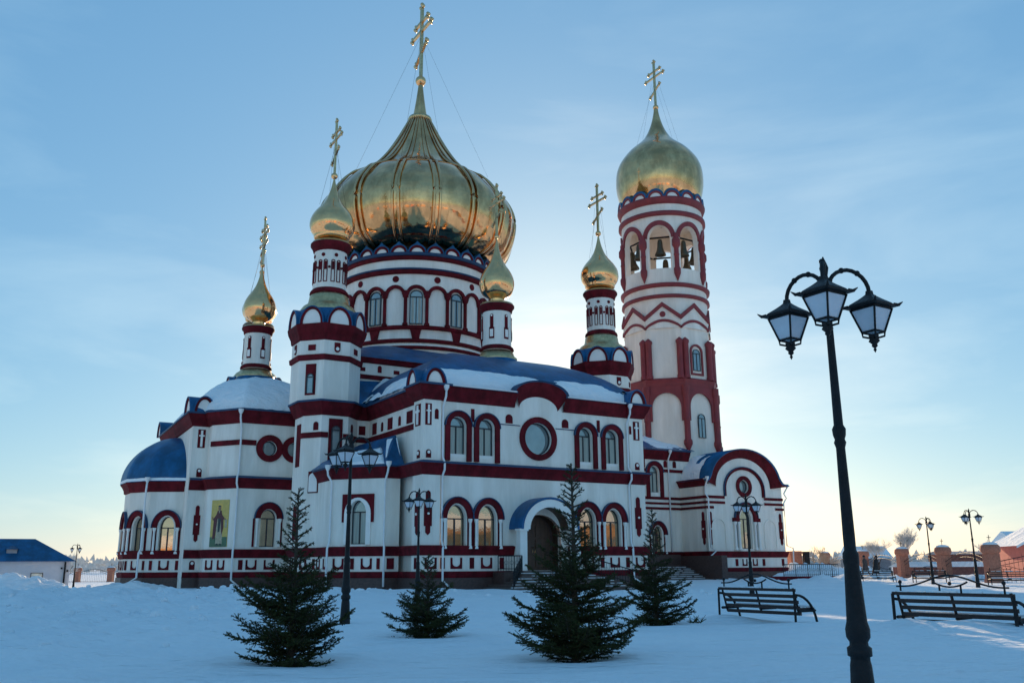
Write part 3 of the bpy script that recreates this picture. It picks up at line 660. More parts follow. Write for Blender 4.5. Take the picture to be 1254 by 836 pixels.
# nave cube under the main drum
MC = (9.7, 22.6)
CUBE = [(-.6, 34), (-.6, 11.2), (19.6, 11.2), (19.6, 34)]
wall(CUBE, 10.5, 15.3, closed=True, label='white upper wall of the nave')
frC = Fr((-.6, 11.2), (19.6, 11.2))
for i_ in range(9):
    c_ = 1.1 + i_ * 1.3
    if i_ % 2: niche(frC, c_, 14.65, 15.15, .3)
    else: solid(frC, rect(c_ - .22, c_ + .22, 14.65, 14.92), .03, MAROON, 'small_plaque')
sweep([(-.6, 13.5), (-.6, 11.2), (4.1, 11.2)], [(0, 14.1), (.12, 14.1), (.14, 14.4), (0, 14.42)]).build('string_course', MAROON, CH)
sweep(CUBE, [(0, 15.25), (.14, 15.3), (.22, 15.5), (.3, 15.62)], closed=True).build('nave_cornice', MAROON, CH)
dome_over(CUBE, MC, 15.62, 3.9, over=.36, rings=10, sub=8, pw=1.25, name='nave_roof', label='dark blue hipped roof around the main drum')

# main drum
def zring(prof, mtl, nm, par, n=64, c=MC): mb = MB(); mb.lathe(prof, n, c); return mb.build(nm, mtl, par)
mb = MB(); mb.lathe([(6.75, 15.5), (6.75, 18.5), (6.55, 18.6), (6.5, 26.2)], 96, MC); drum = mb.build('main_drum', WHITE, CH, 'white cylindrical drum with arcade under the great dome')
zring([(6.7, 18.05), (6.9, 18.1), (6.88, 18.3), (6.7, 18.4)], MAROON, 'drum_ring', drum)
zring([(6.5, 18.65), (6.78, 18.68), (6.74, 18.95), (6.5, 19.0)], MAROON, 'drum_ring', drum)
zring([(6.5, 19.72), (6.72, 19.76), (6.72, 20.06), (6.5, 20.1)], MAROON, 'drum_ring', drum)
zring([(6.5, 24.4), (6.68, 24.42), (6.8, 24.72), (6.5, 24.74)], MAROON, 'drum_ring', drum); zring([(6.5, 24.745), (6.84, 24.745), (6.84, 24.86), (6.5, 24.9)], BLUETRIM, 'blue_ring', drum)
zring([(6.5, 25.62), (6.66, 25.64), (6.74, 25.92), (6.5, 25.94)], MAROON, 'drum_ring', drum); zring([(6.5, 25.945), (6.8, 25.945), (6.86, 26.2), (6.5, 26.22)], BLUETRIM, 'blue_ring', drum)
zring([(6.3, 26.2), (6.0, 27.3), (5.9, 28.4)], mat('dome_underside_shade', (.02, .018, .016), .8), 'dome_neck', drum)  # near-black colour paints the shade in the gap below the great dome
view_a = math.atan2(-47.4 - MC[1], -22.0 - MC[0])      # direction from drum to viewer
def tfr(c, r, a, hw=1.):   # tangent frame centred at angle a, s=hw is the centre
    p = Vector((c[0] + r * math.cos(a), c[1] + r * math.sin(a))); t = Vector((-math.sin(a), math.cos(a)))
    return Fr(p - t * hw, p + t * hw)
for k in range(24):
    a = view_a + 2 * PI * k / 24; f = tfr(MC, 6.5, a)
    rr = 6.5 * math.tan(PI / 24) * .99
    ar = MB(); band(ar, f, arch_pts(1, 22.6, rr - .25, 12, rr - .27), arch_pts(1, 22.6, rr + .01, 12, rr + .0), -.06, .2); ar.build('arcade_arch', MAROON, drum)
    if k % 2 == 0:
        fm = MB(); band(fm, f, arch_pts(1, 22.5, .45, 10, .45, z0=20.25) + [(1.45, 20.25)], arch_pts(1, 22.5, .53, 10, .53, z0=20.17) + [(1.53, 20.17)], -.02, .12)
        plate(fm, f, rect(.96, 1.04, 20.2, 22.45), 0, .1); plate(fm, f, rect(.5, 1.5, 22.4, 22.48), 0, .11); fm.build('window_frame', WINDARK, drum)
        pn = MB(); plate(pn, f, arch_pts(1, 22.5, .5, 10, z0=20.2), -.02, .055); pn.build('window_pane', GLASSU, drum)
        for sg in (-1, 1): cu = MB(); plate(cu, f, rect(1 + sg * .27 - .1, 1 + sg * .27 + .1, 20.3, 22.35), .05, .062); cu.build('curtain', CURT, drum)
        tz = MB(); plate(tz, f, [(.72, 18.98), (1.28, 18.98), (1.42, 19.62), (1.48, 19.73), (.52, 19.73), (.58, 19.62)], 0, .16); tz.build('bracket', MAROON, drum)
    dt = tfr(MC, 6.5, a + PI / 24 * 0)
    if k % 2: solid(dt, circ(1, 23.98, .27, 18), .06, MAROON, 'roundel', drum)
    ca = a + PI / 24; p = (MC[0] + 6.62 * math.cos(ca), MC[1] + 6.62 * math.sin(ca))
    cl = MB(); cl.lathe([(.24, 20.05), (.24, 20.2), (.15, 20.3), (.15, 21.5), (.15, 22.35), (.26, 22.45), (.26, 22.62), (.17, 22.7), (.17, 22.95)], 8, p); cl.build('arcade_column', MAROON, drum)
for k in range(28):
    a = view_a + 2 * PI * (k + .0) / 28; f = tfr(MC, 6.7, a); hw = 6.7 * math.tan(PI / 28)
    pl = arch_pts(1, 26.2, hw, 12, .72); pl = [(x, z + (.24 * max(0, 1 - abs(x - 1) / .25))) for x, z in pl]
    b = MB(); ii = arch_pts(1, 26.2, hw - .1, 12, .62); band(b, f, ii, pl, -.35, .06); b.build('kokoshnik', BLUE, drum)
    t_ = MB(); band(t_, f, arch_pts(1, 26.2, hw - .28, 12, .42), arch_pts(1, 26.2, hw - .1, 12, .62), -.2, .03); t_.build('kokoshnik_trim', MAROON, drum)
    l_ = MB(); plate(l_, f, arch_pts(1, 26.2, hw - .27, 12, .43), -.2, -.05); l_.build('kokoshnik_panel', WHITE2, drum)

# great dome with 16 ribs
GD = [(5.9, 26.9), (6.9, 27.3), (7.9, 28.0), (8.5, 29.3), (8.72, 30.4), (8.7, 31.4), (8.3, 32.4), (7.7, 33.2), (7.1, 33.9), (6.55, 34.4), (6.2, 34.6), (5.1, 35.3), (4.2, 36.1), (3.5, 36.95), (2.7, 38.1), (1.9, 39.5), (1.25, 40.8), (.9, 41.45), (.72, 41.6), (.52, 42.7), (.34, 44.0), (.2, 45.2)]
gp = interp(GD, 90)
NR_ = 16; rows = []; NA = 16 * 14
for (r, z) in gp:
    row = []
    for j in range(NA):
        th = 2 * PI * j / NA; ph = (j % 14) / 14; q_ = math.sin(PI * ph)
        k_ = 1 + .022 * (q_ - .6) * (1 if z < 41 else 0)
        row.append((MC[0] + r * k_ * math.cos(view_a + PI / 16 * 0.9 + th), MC[1] + r * k_ * math.sin(view_a + PI / 16 * .9 + th), z))
    rows.append(row)
mb = MB(); mb.grid(rows, True); gd = mb.build('great_dome', GOLD, CH, 'huge ribbed gold onion dome')
for k in range(16):
    a = view_a + PI / 16 * .9 + 2 * PI * k / 16
    for off in (-1, 1):
        rb = MB(); pts = []
        for (r, z) in interp(GD[:19], 46):
            w_ = .20 * min(1, r / 5) + .05; da = off * w_ / max(r, .3)
            rr = r * .995 + .10 + .12 * math.exp(-((z - 34.3) / 1.4) ** 2)
            pts.append((MC[0] + rr * math.cos(a + da), MC[1] + rr * math.sin(a + da), z))
        rb.tube(pts, [.04 + .075 * min(1, math.hypot(p[0] - MC[0], p[1] - MC[1]) / 6) for p in pts], 6); rb.build('rib', GOLD, gd)
for z_, r_ in ((34.62, 6.28), (31.0, 8.76)):
    sm_ = MB(); sm_.lathe([(r_ * 1.004, z_ - .03), (r_ * 1.010, z_), (r_ * 1.004, z_ + .03)], 96, MC)
    if z_ > 34: sm_.build('seam', GOLD, gd)
cl_ = MB(); cl_.lathe([(1.0, 41.35), (1.12, 41.5), (1.05, 41.7), (.8, 41.75)], 24, MC); cl_.build('collar', GOLDD, gd)
cross(MC, 45.55, 7.4, gd, .5)
gw = MB()
for sx, sy in ((.6, -.8), (-.8, .6), (.8, .6), (-.6, -.8)): gw.tube([(MC[0], MC[1], 50.5), (MC[0] + 6.9 * sx, MC[1] + 6.9 * sy, 34.6)], .009, 4)
gw.build('guy_wire', IRON, gd)

# ---------------- annex in the corner of the transept (low, chamfered)
AW = [(-3.33, 8.2), (-3.33, 5.45), (-.98, 3.03), (.02, 3.03)]
wall(AW, 0, 6.6, {1: [archhole(1.72, 2.62, 4.5, .5, .7)]}, label='low white annex with a cut corner')
frA = Fr(AW[1], AW[2]); frB = Fr(AW[2], AW[3]); frD = Fr(AW[0], AW[1])
ap = MB(); pl = rect(.62, 2.82, 3.6, 5.62); 
plate(ap, frA, [(.7, 5.55), (.7, 3.9), (.86, 3.9), (.86, 4.4)] + [(1.72 - .86 * math.cos(PI * i / 14), 4.4 + .95 * math.sin(PI * i / 14)) for i in range(1, 14)] + [(2.58, 4.4), (2.58, 3.9), (2.74, 3.9), (2.74, 5.55)], 0, .08)
ap.build('window_surround', MAROON, CH)
wb = MB(); band(wb, frA, arch_pts(1.72, 4.4, .56, 12, .78, z0=2.6), arch_pts(1.72, 4.4, .85, 12, .94, z0=2.6), 0, .12); wb.build('window_arch', WHITE2, CH)
win(frA, 1.72, 2.62, 4.5, .5, rz=.7, gl=GLASSU)
for c_ in (.55, 2.35): ushape(frA, c_, w_=.7)
pbar(frA, 1.45, w_=.22); pbar(frA, 3.1, w_=.2)
solid(frB, rect(.25, .7, 1.19, 1.81), .04, MAROON, 'plinth_panel')
for c_ in (.7, 1.9): ushape(frD, c_, w_=.6)
ar_ = MB(); AP = (-.3, 7.6, 9.1)
ar_.add([(-3.75, 8.9, 7.2), (-3.75, 5.3, 7.2), (-1.15, 2.62, 7.2), (.1, 2.62, 7.2), (-.1, 3.6, 9.15), (-.35, 8.9, 9.15), (-3, 8.9, 7.9)], [(0, 1, 6), (1, 2, 5, 6), (2, 4, 5), (2, 3, 4)])
ar_.build('annex_roof', BLUE, CH, 'blue faceted annex roof partly under snow')
def snowpatch(A, B, C, D, th, seed, thr, NN=30, par=CH, fade=True):
    A, B, C, D = map(Vector, (A, B, C, D)); vs = []; mk = []; fs = []
    nn = (B - A).cross(D - A).normalized(); nn = nn if nn.z > 0 else -nn
    for i in range(NN + 1):
        for j in range(NN + 1):
            a, b = i / NN, j / NN; p = A.lerp(B, a).lerp(D.lerp(C, a), b)
            k = noise.fractal(Vector((p.x * .7, p.y * .7, seed)), 1, 2, 5) * .6 + thr
            e = min(a, 1 - a, b, 1 - b) * 8
            k2 = k if not fade else min(k, e + .0)
            mk.append(k2); vs.append(p + nn * (th * max(0, min(1, k2 * 4)) + .01) if k2 > 0 else p - nn * .03)
    for i in range(NN):
        for j in range(NN):
            q = (i * (NN + 1) + j, (i + 1) * (NN + 1) + j, (i + 1) * (NN + 1) + j + 1, i * (NN + 1) + j + 1)
            if max(mk[x] for x in q) > 0: fs.append(q)
    mb = MB(); mb.add(vs, fs, True); return mb.build('roof_snow', SNOW, par)
snowpatch((-3.6, 5.3, 7.3), (-1.15, 2.75, 7.3), (-.55, 4.6, 8.4), (-2.7, 7.0, 8.1), .12, 3.3, .22)
snowpatch((-1.1, 2.75, 7.25), (.0, 2.8, 7.25), (-.1, 3.5, 8.95), (-.35, 4.4, 8.95), .10, 5.3, .4)

# ---------------- porch, steps, doors
for k in range(1): pass
pr_ = MB(); rows = []
for v, rr in ((.02, 2.28), (-1.2, 2.0)):
    pass
fp = Fr((8 - 3, -1.2), (8 + 3, -1.2))      # s = u-5
o1 = MB(); I = arch_pts(3, 3.42, 1.92, 20, 1.78); O = arch_pts(3, 3.42, 2.08, 20, 1.92)
rows = [[fp.P(a, z, .06) for a, z in O], [fp.P(3 + (a - 3) * 1.06, z * 1.0 + .02, -1.22) for a, z in O], ]
o1.grid(rows); o1.grid([[fp.P(a, z, .06) for a, z in I], [fp.P(a, z, .06) for a, z in O]], False, False)
porch = o1.build('porch_canopy', BLUE, CH, 'blue barrel canopy over the entrance')
wf = MB(); band(wf, fp, arch_pts(3, 3.42, 1.45, 20, 1.32), arch_pts(3, 3.42, 1.93, 20, 1.79), -.25, .03); wf.build('canopy_arch', WHITE2, porch)
wi = MB(); wi.grid([[fp.P(a, z, -.24) for a, z in arch_pts(3, 3.42, 1.5, 20, 1.36)], [fp.P(a, z, -1.22) for a, z in arch_pts(3, 3.42, 1.5, 20, 1.36)]]); wi.build('canopy_lining', WOOD, porch)
for sx in (-1, 1):
    cm = MB(); cm.box(8 + sx * 1.9 - .24, 8 + sx * 1.9 + .24, -1.2, -.75, .9, 3.42); cm.build('porch_column', WHITE2, porch)
    cm = MB(); cm.box(8 + sx * 1.9 - .3, 8 + sx * 1.9 + .3, -1.26, -.7, 3.32, 3.45); cm.build('column_capital', WHITE2, porch)
db = MB(); fd = Fr((6, .9), (10, .9)); 
plate(db, Fr((6.4, .95), (9.6, .95)), rect(-.4, 3.6, 1.0, 4.7), -.1, 0); db.build('porch_back_wall', BROWN, CH)
rv = MB(); rv.grid([[frW.P(a, z, 0) for a, z in arch_pts(6.85, 3.1, 1.5, 16, 1.25, z0=1.06)], [frW.P(a, z, -1.0) for a, z in arch_pts(6.85, 3.1, 1.5, 16, 1.25, z0=1.06)]], False, False); rv.build('door_reveal', WOOD, CH)
door = MB()
for sx in (-1, 1):
    n = 10; pl = [(2, 1.06), (2 + sx * 1.25, 1.06)] + [(2 + sx * 1.25 * math.cos(PI / 2 * i / n), 3.1 + 1.15 * math.sin(PI / 2 * i / n)) for i in range(n + 1)]
    lf = MB(); plate(lf, fd, pl, 0, .07); leaf = lf.build('door_leaf', WOOD, CH)
    for z0, z1 in ((1.25, 1.95), (2.1, 2.9), (3.05, 3.7)):
        pn = MB(); a0, a1 = sorted((2 + sx * .16, 2 + sx * .98)); plate(pn, fd, [(a0, z0), (a1, z0), (a1, z1), (a0, z1)], .07, .13); pn.build('door_panel', WOOD, leaf)
    hd = MB(); hd.tube([fd.P(2 + sx * .08, 2.1, .1), fd.P(2 + sx * .08, 2.15, .17), fd.P(2 + sx * .08, 2.4, .17), fd.P(2 + sx * .08, 2.45, .1)], .02, 6); hd.build('door_handle', GOLDD, leaf)
# steps: landing then a three sided flight
st = MB(); st.box(5.9, 10.1, -1.5, .9, -.3, 1.05); stair = st.build('entrance_steps', STEP, CH, 'snowy granite steps widening from the porch')
for i in range(7):
    z1 = 1.05 - .15 * (i + 1) + .0; e = .36 * (i + 1)
    s_ = MB(); s_.box(5.9 - e * .9, 10.1 + e * .9, -1.5 - e, -1.5 - e + .42, -.4, z1); s_.box(5.9 - e * .9, 5.9 - e * .9 + .4, -1.5 - e + .42, -.16, -.4, z1 - .002); s_.box(10.1 + e * .9 - .4, 10.1 + e * .9, -1.5 - e + .42, -.16, -.4, z1 - .002)
    s_.build('step', STEP, stair)
    sn_ = MB(); u0 = 5.9 - e * .9
    while u0 < 10.0 + e * .9:
        l_ = random.uniform(.5, 1.6)
        if random.random() < .8: sn_.box(u0, min(u0 + l_, 10.1 + e * .9), -1.5 - e + random.uniform(.08, .2), -1.5 - e + .36, z1, z1 + .035)
        u0 += l_ + random.uniform(0, .4)
    sn_.build('step_snow', SNOW, stair)
def railing(pts, h, nm, mtl=IRON, par=CH, step=.16, orn=True):
    mb = MB()
    for a, b in zip(pts[:-1], pts[1:]):
        a = Vector(a); b = Vector(b); L = (b - a).length; n = max(2, int(L / step))
        mb.tube([a + Vector((0, 0, h)), b + Vector((0, 0, h))], .03, 4); mb.tube([a + Vector((0, 0, .12)), b + Vector((0, 0, .12))], .02, 4)
        for i in range(n + 1):
            p = a.lerp(b, i / n); mb.tube([p, p + Vector((0, 0, h))], .013 if i % 6 else .03, 4)
        if orn:
            for i in range(n // 2):
                p = a.lerp(b, (i * 2 + 1) / n) + Vector((0, 0, h * .55)); d = (b - a).normalized() * .1
                mb.tube([p + d * math.cos(t * PI / 4) + Vector((0, 0, .12 * math.sin(t * PI / 4))) for t in range(9)], .01, 4)
    return mb.build(nm, mtl, par)
railing([(4.85, -.35, 1.05), (5.9, -1.35, 1.05)], .85, 'railing', par=stair); railing([(5.85, -1.4, 1.05), (3.7, -4.0, .1)], .85, 'railing', par=stair); railing([(10.15, -1.4, 1.05), (12.3, -4.0, .1)], .85, 'railing', par=stair)
lg = MB(); lg.box(4.6, 5.9, -1.5, -.16, -.3, .98); lg.build('landing', BROWN, stair)

# ---------------- refectory wall (v=18.5)
RW = [(24, 14), (24, 18.5), (36.7, 18.5)]
wall(RW, 0, 11.1, {1: [archhole(8.38, 7.85, 9.7, .54, .56), archhole(8.5, 2.32, 4.0, .5, .8)]}, label='white wall of the refectory')
wall([(T2[0] + TA, 11), (T2[0] + TA, 14), (24, 14)], 0, 11)
frR = Fr((24, 18.5), (36.7, 18.5))
ring(frR, 8.38, 9.7, .62, 1.0, z0=7.35, d=.14); win(frR, 8.38, 7.85, 9.7, .54, rz=.56)
for c_ in (9.75, 10.85): niche(frR, c_, 10.2, 10.85, .42)
solid(frR, rect(7.05, 7.3, 10.1, 10.95), .05, MAROON, 'small_plaque')
thin([(24, 18.5), (31.35, 18.5)], 9.75, 10.03); thin([(33.4, 18.5), (36.7, 18.5)], 9.75, 10.03)
lowarch(frR, 8.5)
for z0, z1 in ((7.2, 7.45), (6.75, 6.95), (6.28, 6.5)): thin([(25, 18.5), (35.38, 18.5)], z0, z1)
# refectory roof with snow
rr_ = MB(); rr_.add([(20, 18.1, 11.86), (37.2, 18.1, 11.86), (37.2, 24, 14.6), (20, 24, 14.6)], [(0, 1, 2, 3)]); rr_.build('refectory_roof', BLUE, CH)
snowpatch((22, 18.3, 11.95), (37, 18.3, 11.95), (37, 21.5, 13.45), (22, 21.5, 13.45), .14, 7.7, .12, NN=44)

# ---------------- narthex
NX0, NX1, NV, NC = 35.4, 45.1, 15.0, 40.15
frN = Fr((NX0, NV), (NX1, NV)); frNs = Fr((NX0, 18.5), (NX0, NV))
def gable(c, hw, h, z0, n=24, kz=0.): return [(c + hw * math.cos(PI * i / n), z0 + h * math.sin(PI * i / n)) for i in range(n + 1)]
cN = NC - NX0
nw = MB(); outer = [(0, 0), (NX1 - NX0, 0), (NX1 - NX0, 8.5)] + gable(cN, 4.3, 3.0, 8.5) + [(0, 8.5)]
plate(nw, frN, outer, -.35, 0, holes=[circ(cN, 8.4, .62, 28), archhole(cN, 2.72, 5.4, .72, .85)]); nw.build('wall', WHITE, CH, 'white gabled narthex front')
wall([(NX0, 19), (NX0, NV)], 0, 9.0); wall([(NX1, NV), (NX1, 31), (NX0, 31)], 0, 9.0)
# arched eave
I = gable(cN, 3.45, 2.65, 8.38, 28); I = [(cN + 3.45, 8.3)] + I + [(cN - 3.45, 8.3)]
O = gable(cN, 4.35, 3.2, 8.6, 28); O = [(NX1 - NX0 + .55, 8.55)] + O + [(-.35, 8.75)]
for j in (1, 2, 3): O[j] = (O[j][0] + (.35, .12, .0)[j - 1], O[j][1] + (.1, .02, 0)[j - 1]); O[-1 - j] = (O[-1 - j][0] - (.35, .12, .0)[j - 1], O[-1 - j][1] + (.1, .02, 0)[j - 1])
eb = MB(); rows = []
for k, d in ((0, .0), (.12, .12), (.6, .25), (1, .42)): rows.append([frN.P(a + (c_ - a) * k, b + (d_ - b) * k, d) for (a, b), (c_, d_) in zip(I, O)])
eb.grid(rows, False, False); ea = eb.build('arched_eave', MAROON, CH)
rb_ = MB(); O2 = [(cN + (a - cN) * 1.03, z + .1) for a, z in O]; rb_.grid([[frN.P(a, z, .43) for a, z in O], [frN.P(a, z, .5) for a, z in O2], [frN.P(a, z, -16) for a, z in O2]], False, True); rb_.build('narthex_roof', BLUE, CH, 'blue barrel roof of the narthex')
sweep([(NX0, 18.6), (NX0, 14.8)], [(0, 8.3), (.12, 8.35), (.3, 8.7), (.42, 8.9), (.42, 8.95)]).build('side_cornice', MAROON, CH)
# snow over left slope of the narthex barrel
LS = [(cN + 4.45 * math.cos(t) * 1.03, 8.78 + 3.2 * math.sin(t)) for t in [PI * (.62 + .38 * i / 16) for i in range(17)]]
LS.reverse(); vs = []; fs = []; mk = []
for i, (a, z) in enumerate(LS):
    for j in range(30):
        d = -.9 - 3.6 * j / 29; p = frN.P(a, z, d); k = noise.fractal(Vector((p.x * .6, p.y * .6, p.z)), 1, 2, 4) * .4 + .35 - .045 * i * (1 if j < 12 else .6); mk.append(k); vs.append((p.x - .04, p.y, p.z + .12 * max(0, min(1, k * 4)) - (.05 if k < 0 else 0)))
for i in range(16):
    for j in range(29):
        q = (i * 30 + j, i * 30 + j + 1, (i + 1) * 30 + j + 1, (i + 1) * 30 + j)
        if max(mk[x] for x in q) > 0: fs.append(q)
sn_ = MB(); sn_.add(vs, fs, True); sn_.build('roof_snow', SNOW, CH)
ri = MB(); ii = [(cN + 2.3, 7.45)] + gable(cN, 2.3, 1.85, 8.1, 20) + [(cN - 2.3, 7.45)]; oo = [(cN + 2.52, 7.45)] + gable(cN, 2.52, 2.08, 8.1, 20) + [(cN - 2.52, 7.45)]; band(ri, frN, ii, oo, 0, .12); ri = ri.build('inner_arch', MAROON, CH)
ri2 = MB(); o3 = [(cN + 2.58, 7.47)] + gable(cN, 2.58, 2.14, 8.1, 20) + [(cN - 2.58, 7.47)]; band(ri2, frN, oo, o3, 0, .2); ri2.build('blue_edge', BLUETRIM, ri)
round_window(frN, cN, 8.4, .62, .98)
for (z0, z1, x0) in ((7.2, 7.45, 2.52), (6.73, 6.95, 2.5), (6.28, 6.5, 3.9)):
    thin([(NX0, 18.5), (NX0, NV), (NC - x0, NV)], z0, z1); thin([(NC + x0, NV), (NX1, NV), (NX1, 17)], z0, z1)
ring(frN, cN, 5.5, .95, 1.42, rz0=1.0, rz1=1.42, d=.2)
for sg in (-1, 1):
    solid(frN, rect(cN + sg * 1.32 - .38, cN + sg * 1.32 + .38, 5.15, 5.5), .22, MAROON, 'impost')
    for q_ in (1.02, 1.5):
        p = frN.P(cN + sg * q_, 0, .14); cm = MB(); cm.lathe([(.17, 2.6), (.17, 2.75), (.11, 2.9), (.1, 4.8), (.17, 5.05), (.17, 5.15)], 10, (p.x, p.y)); cm.build('window_column', WHITE2, CH)
    solid(frN, rect(cN + sg * 1.26 - .1, cN + sg * 1.26 + .1, 2.8, 5.0), .02, BLUETRIM, 'recess')
win(frN, cN, 2.72, 5.4, .72, gl=GLASSL, rz=.85)
for c_, w_ in ((1.35, .9), (cN + 3.1, .85)):
    n_ = MB(); band(n_, frN, arch_pts(c_, 4.6, w_ - .18, 12, z0=2.7), arch_pts(c_, 4.6, w_, 12, z0=2.7), 0, .07); n_.build('blind_arch', WHITE, CH)
baluster_orn(frN, .4, 3.05, 6.0, .45); baluster_orn(frN, 9.25, 3.05, 6.0, .5); baluster_orn(frNs, 3.0, 3.05, 6.0, .5)
for c_, k_ in ((.4, 2), (3.3, 0), (4.3, 1), (5.6, 1), (6.7, 0), (9.2, 2)):
    ushape(frN, c_, w_=.6) if k_ == 1 else pbar(frN, c_, w_=.32)
# little barrel dormer behind
kok(Fr((40.4, 20.5), (43.2, 20.5)), 1.4, 12.0, 1.25, 1.25, depth=4.5, wide=.5)
# corner stair and brown parapet by the narthex
bp_ = MB(); bp_.box(27.0, 35.1, 17.2, 18.35, -.3, 1.25); ws = bp_.build('west_steps', STEP, CH, 'dark stone stair in the corner beside the narthex')
pw_ = MB(); pw_.box(34.6, 35.25, 12.6, 18.3, -.3, 2.1); pw_.box(30.8, 34.6, 17.9, 18.3, 1.25, 2.22); pw_.build('parapet', BROWN, ws)
for i in range(8):
    s_ = MB(); s_.box(27.0 - .3 * (i + 1), 34.6, 17.2 - .42 * (i + 1), 17.2 - .42 * i, -.3, 1.25 - .155 * (i + 1)); s_.build('step', STEP, ws)
    s_ = MB(); x0 = 27.2 - .3 * i
    while x0 < 34:
        l_ = random.uniform(.4, 1.5); s_.box(x0, min(34.5, x0 + l_), 17.2 - .42 * (i + 1) + .15, 17.2 - .42 * i - .02, 1.25 - .155 * (i + 1), 1.29 - .155 * (i + 1)); x0 += l_ + random.uniform(0, .5)
    s_.build('step_snow', SNOW, ws)

# ---------------- bell tower
BT = (38.6, 23.0)
def octr(r): return oct_pts(BT, r * math.cos(PI / 8))
bt = MB()
lv = [(0, 4.95), (12.6, 4.85), (18.0, 4.7), (18.6, 4.6), (24.6, 4.55)]
for (z0, r0), (z1, r1) in zip(lv[:-1], lv[1:]):
    a, b = octr(r0), octr(r1); bt.add([(*p, z0) for p in a] + [(*p, z1) for p in b], [(i, (i + 1) % 8, 8 + (i + 1) % 8, 8 + i) for i in range(8)])
bt = bt.build('bell_tower', TOWERW, CH, 'tall round-topped bell tower with red pilasters and gold dome')
def bring(prof, mtl, nm, n=48): mb = MB(); mb.lathe(prof, n, BT); return mb.build(nm, mtl, bt)
bring([(4.45, 24.3), (4.3, 25.6), (4.3, 29.3)], TOWERW, 'tower_shaft')
sweep(octr(4.75), [(0, 18.25), (.15, 18.3), (.2, 18.7), (.32, 19.0), (.2, 19.15), (-.3, 19.2)], closed=True).build('ledge', REDT, bt)
OP = octr(4.7)
for i in range(8):
    a, b = Vector(OP[i]), Vector(OP[(i + 1) % 8]); f = Fr(a, b); L = f.L
    # upper arches + pilasters
    fu = Fr(*[Vector(p) for p in (octr(4.6)[i], octr(4.6)[(i + 1) % 8])]); Lu = fu.L
    # zigzag pediment and wavy string
    zz = MB(); band(zz, fu, [(-.05, 25.1), (Lu / 2, 26.55), (Lu + .05, 25.1)], [(-.12, 25.5), (Lu / 2, 27.0), (Lu + .12, 25.5)], -.1, .22); zz.build('zigzag_course', REDT, bt)
    tp = MB(); plate(tp, fu, [(0, 24.3), (Lu, 24.3), (Lu, 25.2), (Lu / 2, 26.6), (0, 25.2)], -.5, .05); tp.build('gable_panel', TOWERW, bt)
    wv = MB(); n = 12; i_ = [(Lu * k / n, 24.2 + .75 * math.sin(PI * k / n) ** .8) for k in range(n + 1)]; band(wv, fu, i_, [(x, z + .28) for x, z in i_], -.05, .16); wv.build('wavy_course', REDT, bt)
    if i % 2 == 0: solid(fu, circ(Lu / 2, 25.75, .3, 16), .12, REDT, 'roundel', bt)
    vx = Vector(octr(4.72)[i]); 
    for dd in (-.3, .3):
        dirv = Vector((math.sin(math.atan2(vx.y - BT[1], vx.x - BT[0])), -math.cos(math.atan2(vx.y - BT[1], vx.x - BT[0]))))
        p = vx + dirv * dd; cm = MB(); cm.lathe([(.36, 19.1), (.36, 19.4), (.31, 19.5), (.31, 22.6), (.38, 22.75), (.38, 22.95), (.05, 23.25)], 10, p); cm.build('pilaster', REDT, bt)
    vl = Vector(octr(4.95)[i]); cm = MB(); cm.lathe([(.05, 11.8), (.42, 12.6), (.42, 12.9), (.3, 13.1), (.3, 14.9), (.36, 15.0), (.3, 15.1), (.3, 17.3), (.4, 17.5), (.4, 18.3)], 10, vl); cm.build('pilaster', REDT, bt)
    fl = Fr(*[Vector(p) for p in (octr(4.86)[i], octr(4.86)[(i + 1) % 8])]); Ll = fl.L
    al = MB(); 
    I = [(Ll / 2 + 1.4 * math.cos(PI * k / 14), 16.25 + 1.45 * math.sin(PI * k / 14)) for k in range(15)]; O = [(Ll / 2 + (Ll / 2) * max(-1, min(1, 1.35 * math.cos(PI * k / 14))), 18.32) for k in range(15)]
    I = [(Ll / 2 + 1.4, 14.9)] + I + [(Ll / 2 - 1.4, 14.9)]; O = [(Ll, 14.9)] + [(Ll, 16.2)] + O[1:-1] + [(0, 16.2), (0, 14.9)]
    band(al, fl, I, O, -.05, .14); al.build('arch_spandrel', REDT, bt)
    if f.n.x > -.9:
        if i % 2 == (1 if abs(Fr(OP[0], OP[1]).n.x) + abs(Fr(OP[0], OP[1]).n.y) > 1.2 else 0) or True:
            nrm = f.n
            if abs(nrm.x) + abs(nrm.y) < 1.2:      # cardinal faces carry windows
                ring(fu, Lu / 2, 21.9, .62, .82, z0=19.75, d=.12, mtl=REDT, name='window_arch', par=bt, blue=False)
                sill = MB(); plate(sill, fu, rect(Lu / 2 - .82, Lu / 2 + .82, 19.55, 19.75), 0, .12); sill.build('sill', REDT, bt)
                for fz, z0, zs, r in ((fu, 20.0, 21.75, .46), (fl, 13.3, 15.2, .45)):
                    fm = MB(); band(fm, fz, arch_pts(Ll / 2 if fz is fl else Lu / 2, zs, r - .05, 10, z0=z0 + .05) + [((Ll if fz is fl else Lu) / 2 + r - .05, z0 + .05)], arch_pts(Ll / 2 if fz is fl else Lu / 2, zs, r, 10, z0=z0) + [((Ll if fz is fl else Lu) / 2 + r, z0)], -.02, .1)
                    cc = (Ll if fz is fl else Lu) / 2
                    plate(fm, fz, rect(cc - .035, cc + .035, z0, zs), 0, .09); plate(fm, fz, rect(cc - r, cc + r, zs - .03, zs + .04), 0, .092); fm.build('window_frame', WINDARK, bt)
                    pn = MB(); plate(pn, fz, arch_pts(cc, zs, r - .02, 10, z0=z0), -.02, .05); pn.build('window_pane', GLASSU, bt)
